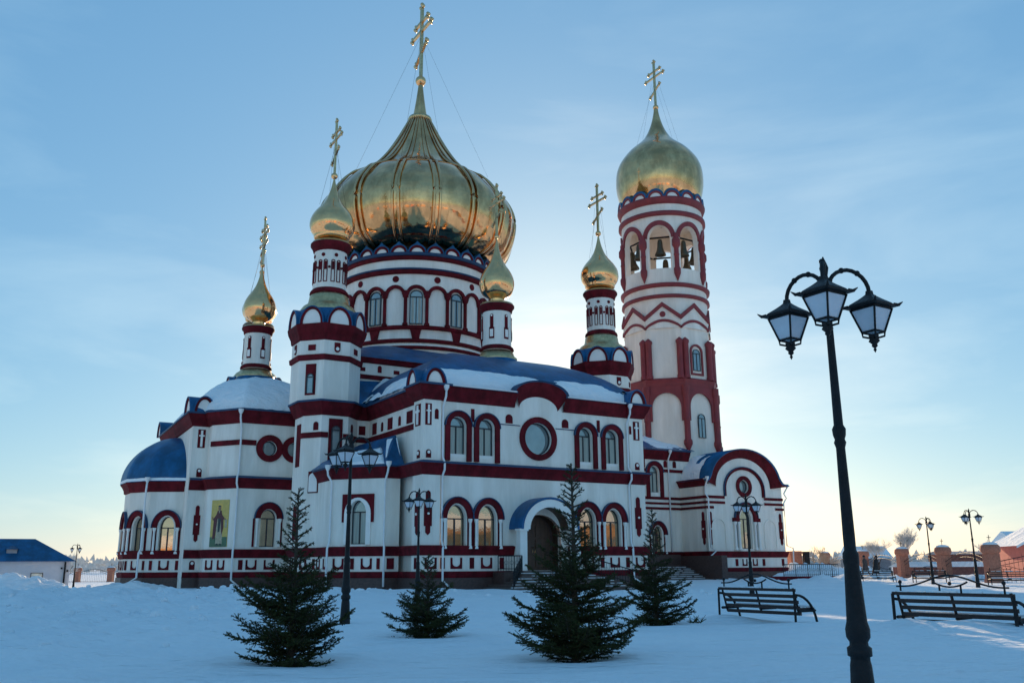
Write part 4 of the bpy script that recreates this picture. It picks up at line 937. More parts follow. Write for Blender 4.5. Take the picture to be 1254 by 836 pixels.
bring([(4.3, 28.6), (4.62, 28.7), (4.66, 28.95), (4.3, 29.1)], REDT, 'tower_ring'); bring([(4.3, 27.45), (4.58, 27.5), (4.55, 27.8), (4.3, 27.85)], REDT, 'tower_ring')
# belfry: eight arches around an open chamber
NB = 8; RB = 4.3; bel = MB(); va = R(22.5)
for k in range(NB):
    a = 2 * PI * k / NB; 
    # curved wall with arch opening: strips
    n = 24; hw = PI / NB; oh = .72 * hw
    for (r_, flip) in ((RB, 0), (RB - .55, 1)):
        rows_b = []; rows_t = []
        for i in range(n + 1):
            t = -hw + 2 * hw * i / n; x = t / oh
            zlo = 30.6; zs = 33.9
            ztop = zs + 1.35 * math.sqrt(max(0, 1 - x * x)) if abs(x) < 1 else None
            p = lambda z: (BT[0] + r_ * math.cos(a + t), BT[1] + r_ * math.sin(a + t), z)
            rows_b.append(p(29.0)); rows_t.append(p(zlo))
        bel.grid([rows_b, rows_t])
        up_r = []; lo_r = []
        for i in range(n + 1):
            t = -hw + 2 * hw * i / n; x = max(-1, min(1, t / oh)); z = 33.9 + 1.35 * math.sqrt(max(0, 1 - x * x)); lo_r.append((BT[0] + r_ * math.cos(a + t), BT[1] + r_ * math.sin(a + t), z)); up_r.append((BT[0] + r_ * math.cos(a + t), BT[1] + r_ * math.sin(a + t), 36.9))
        bel.grid([lo_r, up_r])
        for s0, s1 in ((-hw, -oh), (oh, hw)):
            rr = [[(BT[0] + r_ * math.cos(a + s0 + (s1 - s0) * j / 3), BT[1] + r_ * math.sin(a + s0 + (s1 - s0) * j / 3), z) for j in range(4)] for z in (30.6, 33.9)]
            bel.grid(rr)
    # reveals
    loop = [(-oh, 30.6), (-oh, 33.9)] + [(oh * math.cos(PI - PI * i / 12), 33.9 + 1.35 * math.sin(PI * i / 12)) for i in range(1, 12)] + [(oh, 33.9), (oh, 30.6), (-oh, 30.6)]
    bel.grid([[(BT[0] + r_ * math.cos(a + t), BT[1] + r_ * math.sin(a + t), z) for t, z in loop] for r_ in (RB, RB - .55)], False, False)
    am = MB(); ii = [(oh * 1.02 * math.cos(PI * i / 16), 33.9 + 1.38 * math.sin(PI * i / 16)) for i in range(17)]; oo = [(hw * .99 * math.cos(PI * i / 16), 33.9 + 1.85 * math.sin(PI * i / 16)) for i in range(17)]
    rws = [[(BT[0] + r_ * math.cos(a + t), BT[1] + r_ * math.sin(a + t), z) for t, z in L_] for L_, r_ in ((ii, RB), (ii, RB + .16), (oo, RB + .16), (oo, RB))]
    am.grid(rws, False, False); am.build('belfry_arch', REDT, bt)
    ca = a + hw; pc = (BT[0] + (RB + .12) * math.cos(ca), BT[1] + (RB + .12) * math.sin(ca))
    cm = MB(); cm.lathe([(.02, 29.15), (.34, 30.0), (.36, 30.5), (.24, 30.7), (.24, 31.9), (.28, 31.95), (.28, 32.1), (.24, 32.15), (.24, 32.7), (.42, 33.0), (.42, 33.6), (.25, 33.9), (.25, 34.3)], 10, pc); cm.build('belfry_column', REDT, bt)
bel.build('belfry_wall', TOWERW, bt)
bring([(.1, 36.6), (4.0, 36.6)], TOWERW, 'belfry_ceiling'); bring([(.1, 29.6), (4.1, 29.6)], GREYW, 'belfry_floor')
bring([(4.3, 36.3), (4.62, 36.35), (4.6, 36.75), (4.3, 36.8)], REDT, 'tower_ring')
bring([(4.3, 36.75), (4.28, 37.9)], TOWERW, 'frieze')
bring([(4.25, 37.6), (4.5, 37.7), (4.68, 38.15), (4.68, 38.3), (4.0, 38.35)], REDT, 'tower_ring')
for k in range(16):
    f = tfr(BT, 4.5, view_a + 2 * PI * k / 16, 1.); hw = 4.5 * math.tan(PI / 16)
    b = MB(); band(b, f, arch_pts(1, 38.3, hw - .14, 12, .72), arch_pts(1, 38.3, hw, 12, .95), -.4, .06); b.build('kokoshnik', BLUE, bt)
    t_ = MB(); band(t_, f, arch_pts(1, 38.3, hw - .34, 12, .5), arch_pts(1, 38.3, hw - .14, 12, .72), -.2, .03); t_.build('kokoshnik_trim', REDT, bt)
    l_ = MB(); plate(l_, f, arch_pts(1, 38.3, hw - .33, 12, .51), -.2, -.05); l_.build('kokoshnik_panel', WHITE2, bt)
bd = [(3.9, 38.3), (4.1, 38.9), (4.45, 39.8), (4.68, 40.9), (4.72, 41.8), (4.66, 42.7), (4.45, 43.5), (4.05, 44.25), (3.3, 45.2), (2.3, 46.1), (1.6, 46.8), (1.1, 47.6), (.75, 48.4), (.5, 49.2), (.3, 50.1), (.24, 50.6)]
mb = MB(); mb.lathe(interp(bd, 60), 56, BT); bdm = mb.build('bell_tower_dome', GOLD, CH, 'smooth gold onion dome of the bell tower')
cross(BT, 50.85, 5.3, bdm, .32, guy=(3.3, 45.4, .008))
for k in range(8):
    a = 2 * PI * k / 8; p = (BT[0] + 3.3 * math.cos(a), BT[1] + 3.3 * math.sin(a)); t = (-math.sin(a), math.cos(a))
    bm_ = MB(); bm_.tube([(p[0] - t[0] * 1.3, p[1] - t[1] * 1.3, 34.25), (p[0] + t[0] * 1.3, p[1] + t[1] * 1.3, 34.25)], .10, 4); bm_.build('bell_beam', IRON, bt)
    s = (.62, .8, .5, .9, .6, .7, .66, .85)[k]
    be = MB(); be.lathe([(.02, 34.1), (.28 * s, 34.0), (.38 * s, 33.7), (.42 * s, 33.1 + .3 * (1 - s)), (.55 * s, 32.9 - .5 * (s - .5)), (.8 * s, 32.55 - .6 * (s - .5)), (.84 * s, 32.42 - .6 * (s - .5)), (.6 * s, 32.45 - .6 * (s - .5))], 20, p); be.build('bell', BRONZE, bt)
# ---------------- downpipes
def pipe(pts, par=CH, r=.065):
    mb = MB(); mb.tube(pts, r, 8); p = Vector(pts[0]); mb.lathe([(.07, p.z - .05), (.17, p.z + .15), (.18, p.z + .3)], 10, (p.x, p.y)); return mb.build('downpipe', PIPE, par)
def wallpipe(u, v, nx, ny, zt=11.4, kick=(1, 0)):
    pts = [(u + nx * .52, v + ny * .52, zt), (u + nx * .5, v + ny * .5, zt - .35), (u + nx * .12, v + ny * .12, zt - .95), (u + nx * .12, v + ny * .12, 7.5), (u + nx * .42, v + ny * .42, 7.15), (u + nx * .42, v + ny * .42, 6.75), (u + nx * .12, v + ny * .12, 6.4), (u + nx * .12, v + ny * .12, 2.75), (u + nx * .3, v + ny * .3, 2.4), (u + nx * .3, v + ny * .3, .55), (u + nx * .3 + kick[0] * .5, v + ny * .3 + kick[1] * .5, .15)]
    pipe(pts)
wallpipe(1.27, 0, 0, -1); wallpipe(14.85, 0, 0, -1, kick=(1, -.6)); wallpipe(-6.85, 14.0, -.5, -.85)
pipe([(-.98, 2.5, 7.1), (-.98, 2.6, 6.8), (-1.0, 2.9, 6.3), (-1.0, 2.9, 2.8), (-1.05, 2.7, 2.4), (-1.05, 2.7, .2)]); pipe([(-3.75, 5.3, 7.0), (-3.7, 5.35, 6.7), (-3.42, 5.4, 6.3), (-3.42, 5.4, 2.8), (-3.6, 5.25, 2.4), (-3.6, 5.25, .2)])
pipe([(-11.75, 19.3, 7.1), (-11.75, 19.5, 6.5), (-11.75, 19.5, 2.6), (-11.9, 19.3, 2.3), (-11.9, 19.3, .7), (-12.6, 18.6, .3)])
pipe([(34.0, 18.0, 11.5), (34.0, 18.35, 10.9), (34.0, 18.35, 2.4)]); pipe([(35.2, 14.5, 8.8), (35.2, 14.9, 8.1), (35.25, 14.9, 7.6), (35.4, 14.7, 7.2), (35.4, 14.7, 2.8), (35.9, 14.6, 2.5), (35.2, 14.5, 2.1), (35.4, 14.5, .1)])
pipe([(45.7, 14.8, 8.5), (45.3, 14.9, 7.9), (45.6, 14.9, 7.5), (45.2, 14.9, 7.0), (45.2, 14.9, 3.0), (45.9, 14.8, 2.8), (45.8, 14.8, .9), (46.3, 14.7, .2)])
gt = MB(); gt.tube([(1.3, -.56, 11.72), (6.1, -.56, 11.72)], .05, 6); gt.tube([(9.9, -.56, 11.72), (14.9, -.56, 11.72)], .05, 6); gt.build('gutter', PIPE, CH)

# ================================================================== GROUND
def gz(x, y):
    d = math.hypot(x, y)
    x0_, y0_ = x, y; x = max(-400, min(400, x)); y = max(-400, min(400, y))
    z = 0.
    z += .24 * math.exp(-((y - 15) / 9) ** 2) * (1 / (1 + math.exp(-(x - 3) / 2.5)))     # drift round the benches
    z += .10 * math.exp(-((x + 3.5) ** 2 + (y - 21) ** 2) / 20)
    z += .17 * math.exp(-((x - 8.0) ** 2 / 1.4 + (y - 16.3) ** 2 / .6)) * 1.0 + .16 * math.exp(-((x - 7.2) ** 2 / .5 + (y - 17.3) ** 2 / .4)) + .14 * math.exp(-((x - 4.9) ** 2 / .5 + (y - 21.6) ** 2 / .5))
    n1 = noise.noise(Vector((x * .11, y * .16, 1.3))); n2 = noise.fractal(Vector((x * .45, y * .7, 4.2)), 1, 2, 4)
    z += .10 * n1 * min(1, d / 12) + .018 * n2
    # rough shovelled snow on the left and along the building foot
    lf = 1 / (1 + math.exp((x + 7 + .0 * y) / 1.6)) * (1 if y > 5 else 0) * math.exp(-max(0, y - 48) / 12)
    z += lf * (.22 * noise.fractal(Vector((x * .8, y * .55, 9)), .8, 2.1, 6) + .05) + .035 * noise.fractal(Vector((x * .22, y * .9, 12)), .9, 2, 5) + (.012 * noise.noise(Vector((x * .9, y * 4.0, 20))) if d < 40 else 0)
    # ridge of piled snow between the lawn and the apse
    rd = math.exp(-((y - (44 + .15 * x)) / 4.0) ** 2) / (1 + math.exp((x + 8) / 2)) / (1 + math.exp(-(x + 27) / 1.5))
    z += rd * (.30 + .28 * abs(noise.fractal(Vector((x * .8, y * .6, 2)), 1, 2, 4)))
    rd2 = math.exp(-((y - (50 + .1 * x)) / 2.2) ** 2) / (1 + math.exp(-(x + 10) / 2)) / (1 + math.exp((x - 1) / 1.5)); z += rd2 * (.12 + .2 * abs(noise.noise(Vector((x * .7, y * .7, 5)))))
    for tx, ty in ((-3.2, 13.6), (-1.62, 17.6), (.86, 13.3), (3.12, 20.6)):
        q = math.hypot(x - tx, y - ty)
        if q < 2: z += .04 * math.exp(-((q - .9) / .5) ** 2) - .05 * math.exp(-(q / .35) ** 2)
    if y > 60 and x < -20: z -= .85 * min(1, (y - 60) / 45) * min(1, (-20 - x) / 15)
    if y > 62 and x > 18:
        z += .9 * max(0, noise.fractal(Vector((x * .35, y * .25, 7)), 1, 2, 4)) * math.exp(-((y - 74) / 6.5) ** 2) * (1 if x < 38 else .3)
    if d > 250: z = z * max(0, 1 - (d - 250) / 300)
    return z
rs = [0.0] + list(np.geomspace(.8, 90, 380)) + list(np.geomspace(92, 9000, 60))
ang = list(np.linspace(-42, 42, 300)) + list(np.linspace(45, 315, 70))
V = []; F = []
for r_ in rs:
    for a in ang:
        x, y = r_ * math.sin(R(a)), r_ * math.cos(R(a)); V.append((x, y, gz(x, y)))
na = len(ang)
for i in range(len(rs) - 1):
    for j in range(na): F.append((i * na + j, i * na + (j + 1) % na, (i + 1) * na + (j + 1) % na, (i + 1) * na + j))
g = MB(); g.v = V; g.f = F; g.sm = [True] * len(F)
ground = g.build('snow_ground', SNOW); tag(ground, label='blue shadowed snow field with drifts in front of the cathedral', kind='structure')

cl = MB(); rnd = random.Random(3)
for i in range(700):
    if i < 420: x = rnd.uniform(-22, -6); y = rnd.uniform(12, 52)
    elif i < 600: x = rnd.uniform(-32, -6); y = 46 + .12 * x + rnd.gauss(0, 1.6)
    else: x = rnd.uniform(-5, 14); y = rnd.uniform(42, 49)
    r_ = abs(rnd.gauss(0, .07)) + .03; z = gz(x, y); pr_ = [(r_ * math.sin(PI * k / 5) * rnd.uniform(.7, 1.2), z - r_ * .7 * math.cos(PI * k / 5)) for k in range(6)]; cl.lathe(pr_, 6, (x, y), rnd.uniform(0, 6))
tag(cl.build('snow_clods', SNOW), label='small broken clods of snow scattered over the rough snow', cat='snow clods', kind='stuff')

# ================================================================== STREET LAMPS
def lamp_parts(root, a0):
    mb = MB(); mb.lathe([(0.139, -0.3), (0.115, 0.1), (0.094, 0.46), (0.086, 0.5), (0.086, 0.53), (0.107, 0.54), (0.108, 0.61), (0.082, 0.63), (0.080, 0.66), (0.105, 0.7), (0.108, 0.77), (0.090, 0.84), (0.067, 1.33), (0.072, 1.36), (0.072, 1.44), (0.054, 1.47), (0.055, 1.6), (0.042, 2.42), (0.057, 2.47), (0.046, 2.5), (0.059, 2.54), (0.064, 2.6), (0.044, 2.64), (0.036, 3.4), (0.034, 3.78), (0.050, 3.82), (0.065, 3.89), (0.065, 4), (0.045, 4.06), (0.030, 4.14), (0.045, 4.22), (0.030, 4.27), (0.005, 4.34)], 16)
    mb.build('post', IRON, root)
    for k in range(3):
        a = a0 + 2 * PI * k / 3; dx, dy = math.cos(a), math.sin(a)
        arm = MB(); pts = []
        for i in range(13):
            t = PI * (i / 12) * 1.0; rr = .24 - .22 * math.cos(t); z = 3.98 + .23 * math.sin(t) if i else 3.9
            pts.append((dx * rr, dy * rr, z))
        pts.append((dx * .46, dy * .46, 3.96)); arm.tube(pts, .021, 7)
        for t_ in (2, 5, 8): arm.ball(pts[t_], .03, 8)
        arm.build('arm', IRON, root)
        cx, cy = dx * .46, dy * .46; rot = a0 * .5 + .5
        def sq(h, z):
            h *= .80; z = 4.0 - (3.84 - z) * .72
            return [(cx + h * 1.414 * math.cos(rot + PI / 4 + PI / 2 * i), cy + h * 1.414 * math.sin(rot + PI / 4 + PI / 2 * i), z) for i in range(4)]
        l = MB()
        for (h0, z0), (h1, z1) in zip([(.03, 3.84), (.035, 3.79), (.06, 3.76), (.10, 3.72), (.175, 3.655), (.20, 3.62), (.232, 3.615), (.225, 3.59), (.17, 3.585)], [(.035, 3.79), (.06, 3.76), (.10, 3.72), (.175, 3.655), (.20, 3.62), (.232, 3.615), (.225, 3.59), (.17, 3.585), (.17, 3.55)]):
            A, B = sq(h0, z0), sq(h1, z1); l.add(A + B, [(i, (i + 1) % 4, 4 + (i + 1) % 4, 4 + i) for i in range(4)])
        for i in range(4):
            c4 = sq(.232, 3.612)[i]; c5 = ((c4[0] - cx) * 1.16 + cx, (c4[1] - cy) * 1.16 + cy, c4[2] + .03); l.tube([sq(.19, 3.62)[i], c4, c5], [.022, .018, .004], 5)
            l.tube([sq(.175, 3.57)[i], sq(.093, 3.24)[i]], .011, 5)
            l.tube([sq(.093, 3.24)[i], ((sq(.09, 3.2)[i][0]), sq(.09, 3.2)[i][1], sq(.09, 3.2)[i][2] - .01), (cx, cy, sq(0, 3.15)[0][2])], .011, 5)
            A = sq(.093, 3.245); l.tube([A[i], A[(i + 1) % 4]], .012, 4)
        l.lathe([(r_ * .85, 4.0 - (3.84 - z_) * .72) for r_, z_ in [(.06, 3.2), (.05, 3.15), (.065, 3.12), (.03, 3.08), (.035, 3.05), (.01, 3.02), (.02, 3.0), (.003, 2.96)]], 10, (cx, cy)); la = l.build('lantern', IRON, root)
        gg = MB(); A, B = sq(.168, 3.56), sq(.088, 3.25); gg.add(A + B, [(i, (i + 1) % 4, 4 + (i + 1) % 4, 4 + i) for i in range(4)] + [(7, 6, 5, 4), (0, 1, 2, 3)]); gg.build('lantern_glass', LGLASS, la)
def copy_tree(o, parent=None):
    c = o.copy(); COL.objects.link(c); c.parent = parent
    for ch in o.children: copy_tree(ch, c)
    return c
LG = 'triple lantern street lamps around the cathedral'
LAMPS = [(3.13, 8.6, 0, R(20), 0, 'nearest black triple lantern lamp, filling the right foreground'),
         (-3.8, 21.2, .1, R(25), 1, 'black triple lantern lamp standing in front of the corner tower, beside the widest spruce'),
         (-3.75, 36.5, .05, R(35), 2, 'black triple lantern lamp rising behind the shortest spruce'),
         (10.2, 40.0, 0, R(200), 3, 'black triple lantern lamp before the narthex arched window'),
         (27.2, 60.5, 0, R(150), 4, 'thin black triple lantern lamp by the far benches, shorter of the two near the fence'),
         (26.6, 53.5, .1, R(88), 5, 'tall black triple lantern lamp beside the person in a pink hat'),
         (-43.4, 92, -.6, R(88), 6, 'tiny far lamp next to the corner of the blue roofed house')]
lamp0 = empty('street_lamp', (3.17, 8.6, 0), 0); lamp_parts(lamp0, R(8))
for i, (x, y, z, a, _, lb) in enumerate(LAMPS):
    o = lamp0 if i == 0 else copy_tree(lamp0)
    if i: o.rotation_euler = (0, 0, a - R(8))
    o.location = (x, y, z); tag(o, label=lb, cat='street lamp', group=LG)

# ================================================================== BENCHES
def bench_parts(root, L=2.3):
    # local: x along, y = seat side, back plane near y=0
    for i, z in enumerate((.80, .67, .55, .43, .31)):
        b = MB(); yy = (.80 - z) * .28; b.box(-L / 2 + .12 * (i > 0), L / 2 - .02, yy - .02, yy + .02, z - (.035 if i else .03), z + (.035 if i else .03)); b.build('slat', SLAT, root)
    for i in range(4):
        b = MB(); b.box(-L / 2 + .08, L / 2 - .05, .17 + i * .115, .26 + i * .115, .40, .43); b.build('seat_slat', SLAT, root)
    for x in (-L / 2 + .1, 0, L / 2 - .08):
        f = MB(); f.tube([(x, 0, .84), (x, .15, .30)], .03, 4, False); f.tube([(x, .10, .38), (x, .62, .385)], .028, 4, False); f.build('back_post', IRON, root)
    for x in (-L / 2 + .02, L / 2 - .03):
        f = MB(); f.tube([(x, -.03, .80), (x, -.04, .0)], .034, 4, False); f.tube([(x, -.10, .0), (x, .05, .0)], .03, 4)
        pts = [(x, .02 + .62 * math.sin(PI / 2 * t / 8), .70 - .70 * (1 - math.cos(PI / 2 * t / 8))) for t in range(9)]; f.tube(pts, .028, 6)
        f.tube([(x, .05, .37), (x, .60, .37)], .03, 4, False); f.build('leg', IRON, root)
    t = MB(); W = L / 2 - .18
    pts = [(x, 0, .93 + .20 * (math.cos(PI * x / W * 1.0) * .5 + .5) ** 1.2) for x in np.linspace(-W - .08, W + .08, 25)]; t.tube([(p[0], 0, p[2] if abs(p[0]) < W else .93) for p in pts], .017, 6)
    pts = [(x, 0, .93 + .09 * (abs(x) / .33) ** 2) for x in np.linspace(-.33, .33, 11)]; t.tube(pts, .017, 6); t.ball((0, 0, .99), .035, 10)
    for x in (-W, W): t.tube([(x, 0, .82), (x, 0, .99)], .018, 5); t.ball((x, 0, 1.01), .036, 10)
    for x in (-.2, .2): t.tube([(x, 0, .82), (x, 0, .96)], .018, 5)
    t.build('top_scroll', IRON, root)
    sn = MB(); rr = random.Random(4); x = -L / 2 + .1
    while x < L / 2 - .2:
        l_ = rr.uniform(.15, .5); sn.box(x, min(x + l_, L / 2 - .05), -.022, .022, .83, .845 + rr.uniform(0, .02)); x += l_ + rr.uniform(.02, .3)
    for k in range(4):
        sn.box(-L / 2 + .1, L / 2 - .07, .175 + k * .115, .255 + k * .115, .43, .45 + .02 * (k > 1))
    sn.build('bench_snow', SNOW, root)['kind'] = 'stuff'
bench0 = empty('park_bench', (7.8, 16.8, 0), 0); bench_parts(bench0)
BG = 'iron scroll topped park benches'
def orient(x0, y0, x1, y1): return ((x0 + x1) / 2, (y0 + y1) / 2, math.atan2(y1 - y0, x1 - x0))
for i, (cx, cy, a, z, lb) in enumerate([
    (*orient(7.18, 17.7, 8.48, 15.85), .0, 'right foreground bench of dark slats half sunk in a snow drift'),
    (*orient(4.83, 22.0, 6.05, 20.05), .0, 'dark slatted bench in the snow in front of the narthex'),
    (*orient(26.9, 66, 24.6, 66.2), .0, 'far bench left of the shorter thin lamp'),
    (*orient(30.2, 65, 27.9, 65.2), .0, 'far bench between the two thin lamps'),
    (*orient(31.2, 56.6, 29.0, 57), .0, 'far bench cut by the right edge of the picture')]):
    o = bench0 if i == 0 else copy_tree(bench0)
    o.location = (cx, cy, z); o.rotation_euler = (0, 0, a)
    tag(o, label=lb, cat='bench', group=BG)

# ================================================================== SPRUCES
def spruce(x, y, H, W, seed, lb, nb=110, top=.32, lowext=1.):
    rnd = random.Random(seed); z0 = gz(x, y) - .08
    root = empty('spruce_tree', (x, y, z0), 0, label=lb, cat='tree', group='small spruces planted in the snow')
    tr = MB(); tr.tube([(0, 0, -.1), (0.01, 0, H * .5), (0, .01, H)], [.045 * H / 2, .025 * H / 2, .006], 7); tr.build('trunk', BARK, root)
    tw = MB(); NV = []; NF = []
    def needles(p, d, L, dens, ln):
        nn = max(2, int(L * dens)); up_ = Vector((0, 0, 1)); a = d.cross(up_)
        if a.length < .1: a = Vector((1, 0, 0))
        a.normalize(); b = d.cross(a).normalized()
        for i in range(nn):
            t = rnd.random(); q = p + d * (L * t); th = rnd.uniform(0, 2 * PI)
            o = (a * math.cos(th) + b * math.sin(th)) ; e = (o * .8 + d * .7).normalized() * ln * rnd.uniform(.7, 1.2)
            s = (o.cross(d)).normalized() * .0048
            k = len(NV); NV.extend((tuple(q - s), tuple(q + s), tuple(q + e))); NF.append((k, k + 1, k + 2))
    def twig(p, d, L, r0=.004):
        e = p + d * L; tw.tube([p, e], [r0, .0015], 3, True, False); needles(p, d, L, 330, .022)
    for i in range(nb):
        f = (i + rnd.random()) / nb; f = f ** 1.25
        z = H * (.03 + .95 * f)
        prof = float(np.interp(f, [0, .06, .14, .26, .38, .5, .62, .75, .88, 1], [.80, .98, 1.0, .95, .76, .48, .28, .19, .12, .04]))
        L = W * .5 * prof * rnd.choice((.6, .78, .9, 1.0, 1.06, 1.14)) * rnd.uniform(.85, 1.1) + .05
        if f < .12 and rnd.random() < .1: L *= 1.2 * lowext
        th = i * 2.39996 + rnd.uniform(-.3, .3); rise = rnd.uniform(-.05, .6) + .5 * f
        d0 = Vector((math.cos(th), math.sin(th), rise)).normalized(); p = Vector((0, 0, z)); n = max(3, int(L / .055)); pts = [p.copy()]; d = d0.copy()
        for k in range(n):
            d = (d + Vector((rnd.uniform(-.05, .05), rnd.uniform(-.05, .05), -.03 + .11 * k / n))).normalized(); q = p + d * (L / n)
            side = d.cross(Vector((0, 0, 1))).normalized(); fr_ = k / n
            needles(p, d, L / n, 300, .022)
            tl = L * .36 * (1 - fr_ * .72) * rnd.uniform(.6, 1.15) + .03
            if k > 0:
                for sg in (-1, 1):
                    if rnd.random() < .92:
                        dd = (side * sg + d * rnd.uniform(.55, .95) + Vector((0, 0, rnd.uniform(-.25, .22)))).normalized(); twig(q, dd, tl)
                        if rnd.random() < .6: twig(q + d * .02, (dd * .7 + Vector((0, 0, rnd.choice((-.5, .45))))).normalized(), tl * .6)
                        if tl > .10:
                            s2 = dd.cross(Vector((0, 0, 1))).normalized()
                            for m_ in range(int(tl / .055)):
                                q2 = q + dd * tl * (m_ + .8) / (int(tl / .055) + .6); d2 = (s2 * (1 if m_ % 2 else -1) + dd * .8 + Vector((0, 0, rnd.uniform(-.3, .3)))).normalized(); twig(q2, d2, tl * .36 * rnd.uniform(.6, 1.2), .0025)
            p = q; pts.append(p.copy())
        tw.tube(pts, [.012 * (1 - k / len(pts)) + .003 for k in range(len(pts))], 4, True, False)
    needles(Vector((0, 0, H * .9)), Vector((0, 0, 1)), H * .1, 260, .03)
    tw.build('branches', BARK, root)
    me = bpy.data.meshes.new('needles'); me.from_pydata(NV, [], NF); me.materials.append(NEEDLE); me.update()
    o = bpy.data.objects.new('crown', me); COL.objects.link(o); o.parent = root; o['kind'] = 'stuff'
spruce(-3.2, 13.6, 2.60, 1.58, 11, 'bushy dark spruce left of the tall lamp, widest and nearest on the left', nb=108)
spruce(-1.62, 17.6, 1.62, 1.46, 12, 'shortest spruce, between the two lamps before the facade', nb=80)
spruce(.86, 13.3, 2.86, 1.72, 13, 'tallest spruce, standing in front of the entrance steps', nb=118)
spruce(3.12, 20.6, 2.6, 1.6, 14, 'slender spruce to the right of the entrance, farthest back of the four', nb=96)
tc_ = MB(); 
for i in range(26):
    a = random.uniform(0, 6.28); p = Vector((3.9, 20.2, gz(3.9, 20.2) + .03)) + Vector((random.uniform(-.12, .12), random.uniform(-.1, .1), 0)); tc_.tube([p, p + Vector((math.cos(a) * .14, math.sin(a) * .1, random.uniform(.02, .16)))], [.01, .003], 4)
tag(tc_.build('fallen_twig', NEEDLE), label='small dark twig lying on the snow right of the slender spruce', cat='twig')

# ================================================================== LEFT HOUSE
hx0, hx1, hy0, hy1, hz = -64.2, -52.2, 108., 113., -.75
house = empty('white_house', ((hx0 + hx1) / 2, hy0, hz), R(26), label='low white house with a blue hipped roof at the left edge', cat='house')
def H(x, y, z): return (x - (hx0 + hx1) / 2, y - hy0, z - hz)
h = MB(); h.box(H(hx0, 0, 0)[0], H(hx1, 0, 0)[0], 0, hy1 - hy0, 0, 3.0); h.build('wall', HOUSEW, house)
rf = MB(); xa, xb = H(hx0 - .6, 0, 0)[0], H(hx1 + .6, 0, 0)[0]; hh = 5.55
rf.add([(xa, -.6, 2.9), (xb, -.6, 2.9), (xb, 5.6, 2.9), (xa, 5.6, 2.9), (xa + 4.7, 2.5, hh), (xb - 4.7, 2.5, hh)], [(0, 1, 5, 4), (1, 2, 5), (2, 3, 4, 5), (3, 0, 4), (0, 3, 2, 1)]); rfo = rf.build('roof', BLUE, house)
dm = MB(); dm.box(-.9, .2, .5, 2.2, 3.55, 4.35); dm.build('dormer', GREYW, rfo)
dm = MB(); dm.add([(-1.05, .3, 4.3), (.35, .3, 4.3), (-.35, .3, 4.75), (-1.05, 2.3, 4.3), (.35, 2.3, 4.3), (-.35, 2.3, 4.75)], [(0, 1, 2), (0, 2, 5, 3), (1, 4, 5, 2), (3, 5, 4)]); dm.build('dormer_roof', BLUE, rfo)
wn = MB(); wn.box(1.9, 3.2, -.08, .05, .9, 1.6); wf_ = wn.build('window', WINDARK, house); wn = MB(); wn.box(1.98, 3.12, -.10, -.07, .96, 1.54); wn.build('pane', GLASSU, wf_)
pp = MB(); pp.box(5.35, 5.55, -.35, -.15, -.2, 2.85); pp.build('dark_post', IRON, house)
for px_, pz in ((5.0, 2.0), (5.65, 1.7)): q = MB(); q.box(px_, px_ + .2, -.12, 0, pz, pz + .2); q.build('wall_box', IRON, house)

# snow piles on the left
def pile(x, y, rx, ry, h, seed, lb, n=60):
    vs = []; fs = []
    for i in range(n + 1):
        for j in range(n + 1):
            a, b = i / n * 2 - 1, j / n * 2 - 1; d = math.hypot(a, b); k = max(0, 1 - d ** 1.6)
            zz = h * k * (1 + .55 * noise.fractal(Vector((a * 3, b * 3, seed)), 1, 2.1, 5)); vs.append((a * rx, b * ry, zz - .1 * (d > .97)))
    for i in range(n):
        for j in range(n): fs.append((i * (n + 1) + j, (i + 1) * (n + 1) + j, (i + 1) * (n + 1) + j + 1, i * (n + 1) + j + 1))
    mb = MB(); mb.add(vs, fs, True); o = mb.build('snow_pile', SNOW, loc=(x, y, gz(x, y) - .1)); tag(o, label=lb, cat='snow pile'); return o
pile(-42.5, 80, 5.2, 2.6, 1.25, 1, 'tall ploughed snow heap in front of the white house')
pile(-45.8, 78, 1.6, 1.6, .9, 2, 'small ploughed snow heap at the left edge')
pile(-25.5, 62, 3.2, 1.8, .5, 3, 'rounded snow heap at the foot of the apse')
pile(26.0, 80, 4.5, 2.2, 1.3, 5, 'rough snow bank right of the big lamp post, before the fence')
pile(27.5, 90, 4.0, 2.2, 1.3, 6, 'rough snow bank between the narthex and the big lamp post')
pile(31.0, 84, 4.0, 2.2, 1.2, 8, 'snow bank behind the far benches')
ck = pile(-9.0, 31.5, .42, .4, .36, 9, 'single lump of snow lying on the open snow left of the spruces', 24)

